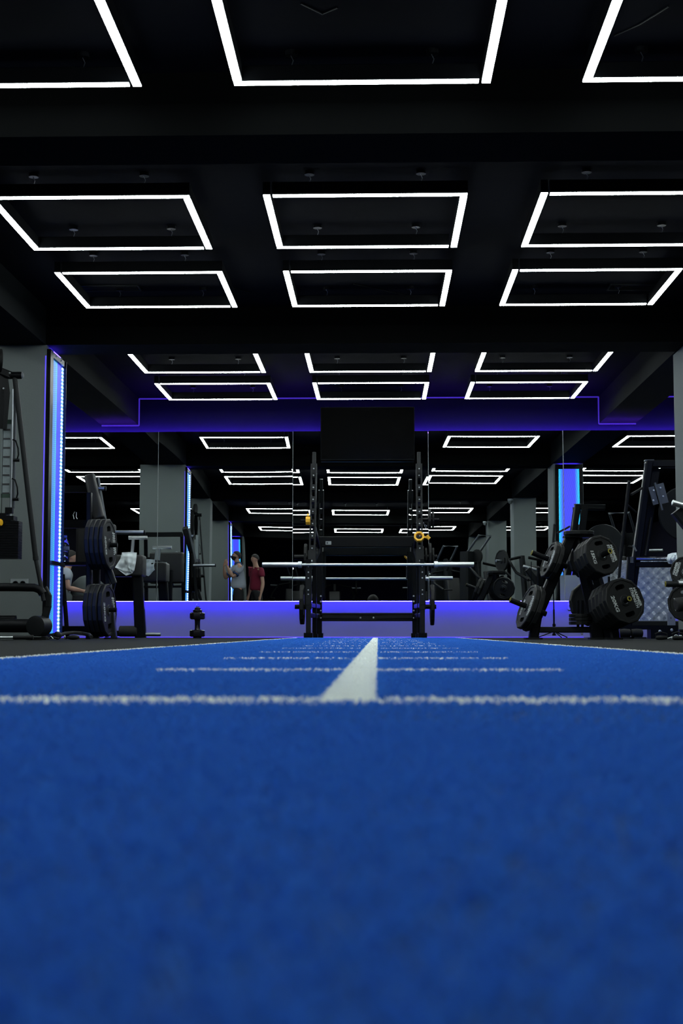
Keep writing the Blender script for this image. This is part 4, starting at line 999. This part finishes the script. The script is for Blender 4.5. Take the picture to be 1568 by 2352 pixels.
for i, (y, lab) in enumerate(((7.55, 'white dome camera high on the second right column, seen in the mirror'), (2.42, 'white dome camera high on the third right column, seen in the mirror'))):
    dc = thing('dome_camera', lab, 'security camera', (RBX0-.02, y, 2.43))
    MB().lathe([(.055, 0), (.055, .03), (.045, .04)], (RBX0-.055, y, 2.50), (0, 0, -1)).build('mount', M['socket'], dc)
    MB().ball((RBX0-.055, y, 2.45), .045).build('dome', M['greyfabric'], dc)

# ------------------------------------------------------------ people
def skin_mesh(name, pts, edges, rad, m, parent, root=0, sub=2, org=(0,0,0)):
    me = bpy.data.meshes.new(name); me.from_pydata([tuple(p) for p in pts], edges, []); me.materials.append(m)
    o = bpy.data.objects.new(name, me); C.objects.link(o); o.parent = parent
    WL[o.name_full] = WL[parent.name_full]
    sk = o.modifiers.new('skin', 'SKIN'); sk.use_smooth_shade = True; sk.branch_smoothing = .6
    if not me.skin_vertices: me.attributes.new('skin', 'FLOAT', 'POINT') if False else None
    lay = me.skin_vertices[0].data if me.skin_vertices else None
    for i, r in enumerate(rad):
        rx, ry = (r if isinstance(r, tuple) else (r, r))
        lay[i].radius = (rx, ry); lay[i].use_root = (i == root)
    ss = o.modifiers.new('sub', 'SUBSURF'); ss.levels = sub; ss.render_levels = sub
    return o
def person(label, loc, face, H, J, shirt, sleeve=.62, hk=1., trousers='trousers', hair_full=True, beard=False, collar=None):
    """J: joints in units of height: dict name -> (side, forward, up); side + is the person's left"""
    root = thing('person', label, 'person', loc)
    F = Vector((face[0], face[1], 0)).normalized(); L = Vector((-F.y, F.x, 0))
    def V(t): return (L*t[0]+F*t[1]+Vector((0,0,t[2])))*H
    pts, edges, rad, idx = [], [], [], {}
    def v(n, t, r, frm=None):
        idx[n] = len(pts); pts.append(V(t)); rad.append((r[0]*H, r[1]*H) if isinstance(r, tuple) else r*H)
        if frm: edges.append((idx[frm], idx[n]))
    v('pelvis', J['pelvis'], (.088, .062)); v('waist', J['waist'], (.078, .058), 'pelvis'); v('chest', J['chest'], (.092, .066), 'waist')
    v('upchest', J['upchest'], (.080, .055), 'chest'); v('neck', J['neck'], (.034, .036), 'upchest')
    h = Vector(J['head']); up = Vector(J.get('headup', (0, 0, 1))).normalized(); hf = Vector(J.get('headfwd', (0, 1, 0))).normalized(); hs = Vector((1, 0, 0))
    def hp(a, b, c): return tuple(h+hs*a+hf*b+up*c)
    v('jaw', hp(0, .008, -.030), (.036, .042), 'neck'); v('face', hp(0, .004, .008), (.042, .050), 'jaw'); v('crown', hp(0, -.002, .042), (.036, .044), 'face')
    v('nose', hp(0, .052, -.006), .0095, 'face'); 
    for s, nm in ((1, 'l'), (-1, 'r')):
        v('ear'+nm, hp(.046*s, -.004, 0), .009, 'face')
        sh, el, wr, ha = (J[k+nm] for k in ('sho', 'elb', 'wri', 'han'))
        v('sho'+nm, sh, (.040, .040), 'upchest'); v('mid'+nm, tuple((Vector(sh)+Vector(el))/2), .031, 'sho'+nm); v('elb'+nm, el, .025, 'mid'+nm)
        v('fore'+nm, tuple((Vector(el)*.65+Vector(wr)*.35)), .025, 'elb'+nm); v('wri'+nm, wr, .015, 'fore'+nm); v('han'+nm, ha, (.022, .013), 'wri'+nm)
        d = (Vector(ha)-Vector(wr)).normalized(); sd = d.cross(Vector((0, 1, .2))).normalized()
        if sd.length < .5: sd = Vector((1,0,0))
        for k in range(4):
            b0 = Vector(ha)+sd*(.0095*(k-1.5))+d*.014; ln = (.040, .047, .044, .034)[k]; cur = Vector((0, 0, -1))*.010+Vector((-s, 0, 0))*.006
            v('f%d%s' % (k, nm), tuple(b0+d*ln*.45), .0055, 'han'+nm); v('g%d%s' % (k, nm), tuple(b0+d*ln*.95+cur), .0045, 'f%d%s' % (k, nm))
        v('t1'+nm, tuple(Vector(wr)+d*.02+sd*.026), .006, 'wri'+nm); v('t2'+nm, tuple(Vector(wr)+d*.045+sd*.034), .005, 't1'+nm)
        hip, kn, an, to = (J[k+nm] for k in ('hip', 'kne', 'ank', 'toe'))
        v('hip'+nm, hip, (.052, .056), 'pelvis'); v('thi'+nm, tuple((Vector(hip)*.55+Vector(kn)*.45)), .046, 'hip'+nm); v('kne'+nm, kn, .034, 'thi'+nm)
        v('cal'+nm, tuple((Vector(kn)*.65+Vector(an)*.35)), .035, 'kne'+nm); v('ank'+nm, an, .022, 'cal'+nm); v('toe'+nm, to, (.024, .018), 'ank'+nm)
    slim = dict(pelvis=.60, waist=.70, chest=.74, upchest=.60, shol=.62, shor=.62, midl=.84, midr=.84, hipl=.58, hipr=.58, thil=.78, thir=.78, knel=.85, kner=.85, call=.85, calr=.85)
    inv = {i: n for n, i in idx.items()}
    rb = [(tuple(c_*slim.get(inv[i], 1) for c_ in q) if isinstance(q, tuple) else q*slim.get(inv[i], 1)) for i, q in enumerate(rad)]
    skin_mesh('body', pts, edges, rb, M['skin'], root)
    # shirt
    def sub(names, es, k, nm, m, ends={}):
        P2, R2, id2 = [], [], {}
        for n in names:
            id2[n] = len(P2); P2.append(ends[n][0] if n in ends else pts[idx[n]]); r = ends[n][1] if n in ends else rad[idx[n]]
            r = r if isinstance(r, tuple) else (r, r); R2.append((r[0]*k+.006*H, r[1]*k+.006*H))
        skin_mesh(nm, P2, [(id2[a], id2[b]) for a, b in es], R2, m, root)
    ends = {}
    for nm in 'lr':
        a, b = pts[idx['sho'+nm]], pts[idx['elb'+nm]]; ends['slv'+nm] = (a+(b-a)*sleeve, .033*H)
    hipw = pts[idx['pelvis']]*1.15-pts[idx['waist']]*.15; ends['hem'] = (hipw, (.092*H, .070*H)); ends['top'] = (pts[idx['pelvis']]*.55+pts[idx['waist']]*.45, (.080*H, .058*H))
    nk = pts[idx['upchest']]*.45+pts[idx['neck']]*.55; ends['col'] = (nk, (.044*H, .042*H))
    sub(['hem', 'waist', 'chest', 'upchest', 'col', 'shol', 'slvl', 'shor', 'slvr'], [('hem', 'waist'), ('waist', 'chest'), ('chest', 'upchest'), ('upchest', 'col'), ('upchest', 'shol'), ('shol', 'slvl'), ('upchest', 'shor'), ('shor', 'slvr')], 1.10, 'shirt', M[shirt], ends)
    if collar:
        c0 = pts[idx['neck']]*.75+nk*.25
        MB().lathe([(.044*H, -.030*H), (.043*H, -.012*H), (.038*H, .006*H), (.034*H, .004*H)], WL[root.name_full]+c0, (0, 0, 1), 20).build('collar', M[collar], root)
        for nm in 'lr':
            a, b = pts[idx['sho'+nm]], pts[idx['elb'+nm]]; e = a+(b-a)*(sleeve+.10)
            d = (b-a).normalized(); MB().lathe([(.035*H, -.012*H), (.043*H, -.010*H), (.041*H, .008*H), (.032*H, .010*H)], WL[root.name_full]+e, d, 20).build('sleeve_band', M[collar], root)
    sub(['top', 'pelvis', 'hipl', 'thil', 'knel', 'call', 'ankl', 'hipr', 'thir', 'kner', 'calr', 'ankr'], [('top', 'pelvis'), ('pelvis', 'hipl'), ('hipl', 'thil'), ('thil', 'knel'), ('knel', 'call'), ('call', 'ankl'), ('pelvis', 'hipr'), ('hipr', 'thir'), ('thir', 'kner'), ('kner', 'calr'), ('calr', 'ankr')], 1.12, 'trousers', M[trousers], ends)
    for nm in 'lr':
        a, b = pts[idx['ank'+nm]], pts[idx['toe'+nm]]; d = (b-a); d.z = 0; d.normalize(); base = Vector((a.x, a.y, min(b.z, a.z)))
        c_ = WL[root.name_full]+base+d*.03*H; c_.z = WL[root.name_full].z+max(base.z-.012*H, .022*H)
        MB().rbox(c_, (.055*H, .155*H, .042*H), Matrix((Vector((-d.y, d.x, 0))*-1, d, Vector((0,0,1)))).transposed(), r=.02*H).build('shoe', M['rubber'], root)
    # hair cap over the crown and back of the head
    hc = h+up*.010-hf*.004; W = WL[root.name_full]
    ha_ = MB(); nr_, ns_ = 12, 20; vs_ = []
    for i in range(nr_+1):
        for j in range(ns_):
            t = 2*math.pi*j/ns_; ph = math.pi*(.56-.16*math.sin(t))*i/nr_; lx, ly = math.sin(ph)*math.cos(t), math.sin(ph)*math.sin(t); lz = math.cos(ph)
            lift = 0
            p = hc+hs*(lx*.0455*hk)+hf*(ly*.0535*hk-.03*(hk-1))+up*(lz*.052*hk)
            if not hair_full: pass
            vs_.append(W+V(tuple(p)))
    ha_.add(vs_, [(i*ns_+j, (i+1)*ns_+j, (i+1)*ns_+(j+1) % ns_, i*ns_+(j+1) % ns_) for i in range(nr_) for j in range(ns_)]+[tuple(range(ns_))])
    ha_.build('hair', M['hair'], root)
    if beard:
        b_ = MB(); vs_ = []
        for i in range(6):
            ph = math.pi*(.55+.36*i/5)
            for j in range(13):
                t = math.pi*(j/12)
                p = h+hs*(math.sin(ph)*math.cos(t)*.046)+hf*(math.sin(ph)*math.sin(t)*.055+.008)+up*(math.cos(ph)*.050-.010)
                vs_.append(W+V(tuple(p)))
        b_.add(vs_, [(i*13+j, (i+1)*13+j, (i+1)*13+j+1, i*13+j+1) for i in range(5) for j in range(12)])
        o = b_.build('beard', M['hair'], root); so = o.modifiers.new('s', 'SOLIDIFY'); so.thickness = .008
    for s in (-1, 1):   # eyes, brows and mouth
        e = W+V(hp(.016*s, .0425, .008)); MB().ball(e, .0058*H).build('eye', M['screen'], root)
    MB().box(W+V(hp(0, .043, -.030)), (.020*H, .012*H, .004*H)).build('mouth', mat('lips', (.22, .08, .07), .6), root)
    return root
def stand(**k):
    J = dict(pelvis=(0,0,.53), waist=(0,.0,.61), chest=(0,.005,.70), upchest=(0,-.002,.785), neck=(0,-.0,.855), head=(0,.012,.925),
        shol=(.115,-.005,.80), elbl=(.145,-.01,.63), wril=(.150,.03,.485), hanl=(.150,.045,.44), shor=(-.115,-.005,.80), elbr=(-.145,-.01,.63), wrir=(-.150,.03,.485), hanr=(-.150,.045,.44),
        hipl=(.052,0,.50), knel=(.058,.01,.275), ankl=(.060,-.005,.045), toel=(.066,.075,.018), hipr=(-.052,0,.50), kner=(-.058,.01,.275), ankr=(-.060,-.005,.045), toer=(-.066,.075,.018))
    J.update(k); return J
XA, XB, YPp = -2.56, -2.17, 3.45
person('bearded person in a white polo shirt with raised arms, seen in the mirror', (XA, YPp, 0), (-1, .35), 1.80,
    stand(elbl=(.14,.115,.66), wril=(.09,.15,.79), hanl=(.075,.145,.835), elbr=(-.15,.10,.665), wrir=(-.10,.16,.79), hanr=(-.085,.16,.835), head=(0,.018,.925), headfwd=(0,.95,.32), headup=(0,-.32,.95)),
    'tee_white', beard=True, collar='navy')
person('person in a maroon tee standing beside the white polo, seen in the mirror', (XB, YPp+.05, 0), (-.85, .55), 1.74, stand(), 'tee_red')
# photographer crouching behind the camera
crouch = stand(pelvis=(0,-.06,.22), waist=(0,-.01,.28), chest=(0,.05,.345), upchest=(0,.10,.40), neck=(0,.135,.435), head=(0,.175,.475), headfwd=(0,.8,-.6), headup=(0,.6,.8),
    shol=(.11,.09,.40), elbl=(.15,.16,.28), wril=(.07,.24,.20), hanl=(.05,.27,.17), shor=(-.11,.09,.40), elbr=(-.15,.16,.28), wrir=(-.07,.24,.20), hanr=(-.05,.27,.17),
    hipl=(.055,-.05,.20), knel=(.12,.14,.27), ankl=(.10,.02,.045), toel=(.11,.10,.018), hipr=(-.055,-.05,.20), kner=(-.12,.14,.27), ankr=(-.10,.02,.045), toer=(-.11,.10,.018))
ph_ = person('dark clothed person with full dark hair crouching, head top showing in the mirror', (.27, -1.15, 0), (-.1, 1), 1.78, crouch, 'trousers', hk=1.75)
# seated person and grey tub chair, seen at the far left of the mirror
def tub_chair(label, loc, rot):
    root = thing('tub_chair', label, 'chair', (0,0,0)); sh = MB(); n = 20; vs_ = []
    for k, (z, rx) in enumerate(((.42, .24), (.60, .27), (.76, .275), (.84, .25), (.88, .20))):
        for i in range(n+1):
            t = math.radians(-20+220*i/n); fall = abs(i-n/2)/(n/2); zz = .42+(z-.42)*(1-.55*fall**2)
            vs_.append((rx*math.cos(t), rx*math.sin(t), zz))
    sh.add(vs_, [(k*(n+1)+i, k*(n+1)+i+1, (k+1)*(n+1)+i+1, (k+1)*(n+1)+i) for k in range(4) for i in range(n)])
    o = sh.build('shell', M['greyfabric'], root, angle=60); so = o.modifiers.new('s', 'SOLIDIFY'); so.thickness = .03
    MB().rbox((0, -.01, .42), (.46, .46, .09), r=.05).build('seat', M['vinyl'], root)
    for sx in (-1, 1):
        for sy in (-1, 1): MB().tube((sx*.15, sy*.15, .39), (sx*.20, sy*.20, 0), .016, .011).build('leg', M['paint'], root)
    root.location = loc; root.rotation_euler = (0, 0, rot); return root
tub_chair('grey tub chair seen in the mirror behind the left machine', (-4.08, 12.75, 0), 0)
tub_chair('second grey tub chair under the seated person seen in the mirror', (-4.45, 13.15, 0), .9)
sit = stand(pelvis=(0,0,.30), waist=(0,.0,.36), chest=(0,.02,.45), upchest=(0,.04,.525), neck=(0,.06,.59), head=(0,.085,.655), shol=(.115,.035,.54), elbl=(.15,.06,.39), wril=(.09,.19,.37), hanl=(.06,.23,.37),
    shor=(-.115,.035,.54), elbr=(-.15,.06,.39), wrir=(-.09,.19,.37), hanr=(-.06,.23,.37), hipl=(.055,.03,.29), knel=(.08,.26,.28), ankl=(.08,.27,.045), toel=(.085,.35,.018), hipr=(-.055,.03,.29), kner=(-.08,.26,.28), ankr=(-.08,.27,.045), toer=(-.085,.35,.018))
person('person in a white tee sitting at the far left of the mirror', (-4.43, 13.12, .02), (1, -.25), 1.70, sit, 'tee_white')

# ------------------------------------------------------------ machines seen in the mirror
def seat_machine(label, loc, rot, kind=0):
    root = thing('exercise_machine', label, 'gym machine', (0,0,0), None)
    MB().bar((0, -.7, .05), (0, .7, .05), .08, .07).bar((-.35, .65, .05), (.35, .65, .05), .08, .07).bar((-.30, -.65, .05), (.30, -.65, .05), .08, .07).build('base_frame', M['paint2'], root)
    MB().bar((0, .45, .05), (0, .62, 1.45), .08, .10, up=(0,1,0)).bar((0, -.1, .05), (0, -.05, .48), .07, .09, up=(0,1,0)).build('main_frame', M['paint2'], root)
    MB().rbox((0, -.08, .52), (.36, .38, .08), r=.04).build('seat', M['vinyl'], root)
    MB().rbox((0, .22, .90), (.30, .09, .72), Matrix.Rotation(math.radians(-12), 3, 'X'), r=.04).build('backrest', M['vinyl'], root)
    for s in (-1, 1):
        a = MB().path([(s*.10, .55, 1.42), (s*.42, .45, 1.36), (s*.50, .10, 1.12), (s*.46, -.22, .98)], .026, seg=12).build('lever_arm', M['paint'], root)
        MB().tube((s*.46, -.20, .98), (s*.30, -.30, .98), .018).build('hand_grip', M['rubber'], a)
        MB().tube((s*.42, .45, 1.34), (s*.68, .47, 1.34), .024).build('load_horn', M['steel'], root)
        if kind == 0:
            pmh = plate_mesh(.20, .045); pmh.v = [tuple(Matrix.Rotation(math.pi/2, 3, 'Y') @ Vector(v) + Vector((s*.56, .46, 1.34))) for v in pmh.v]
            pmh.build('loaded_disc', M['rubber'], root)
    if kind == 1:
        MB().box((0, .80, .85), (.42, .22, 1.6), ch=.03).build('weight_tower', M['paint2'], root)
        MB().lathe([(.05, -.02), (.14, -.016), (.12, 0), (.14, .016), (.05, .02)], (.0, .62, 1.55), (1,0,0), 28).build('pulley', M['rubber'], root)
        MB().path([(-.16, .72, 1.64), (-.16, .40, 1.95), (.16, .40, 1.95), (.16, .72, 1.64)], .022).build('top_loop', M['greymetal'], root)
    root.location = loc; root.rotation_euler = (0, 0, rot); return root
seat_machine('plate loaded press machine in the right aisle, nearest in the mirror', (3.05, 8.2, 0), math.pi-.5)
seat_machine('tall selector machine beside the second right column, seen in the mirror', (2.5, 6.1, 0), math.pi-.7, 1)
seat_machine('selector machine between the far right columns, seen in the mirror', (1.95, 2.9, 0), math.pi-.4, 1)
seat_machine('dark machine beyond the right columns in the mirror', (3.7, 11.2, 0), math.pi+.5, 1)
seat_machine('press machine behind the camera on the left, seen in the mirror', (-1.7, -3.6, 0), math.pi+.3, 1)
seat_machine('machine behind the camera in the middle left, seen small in the mirror', (-.7, -4.4, 0), math.pi, 0)
seat_machine('machine behind the camera on the right, seen small in the mirror', (1.9, -3.9, 0), math.pi-.3, 1)
seat_machine('dark press machine in the left aisle, seen in the mirror', (-3.6, 5.2, 0), .5, 1)
# small round lamps and dark cabinets on the distant wall
for i, (x, z) in enumerate(((-1.9, 2.02), (-1.5, 1.50), (.62, 1.05), (.95, 1.05), (2.1, 1.9))):
    wl = thing('wall_spot', 'small round lamp on the distant wall seen in the mirror, %s' % ['highest on the left', 'lower on the left', 'left of the close pair', 'right of the close pair', 'far right'][i], 'wall lamp', (x, YB+.05, z))
    MB().lathe([(.03, 0), (.035, .01), (.03, .04)], (x, YB+.005, z), (0, 1, 0)).build('housing', M['paint2'], wl)
    MB().lathe([(.028, .04), (.02, .046)], (x, YB+.005, z), (0, 1, 0)).build('lens', emit('spot_lens', (.9, 1, 1), 2.0), wl)
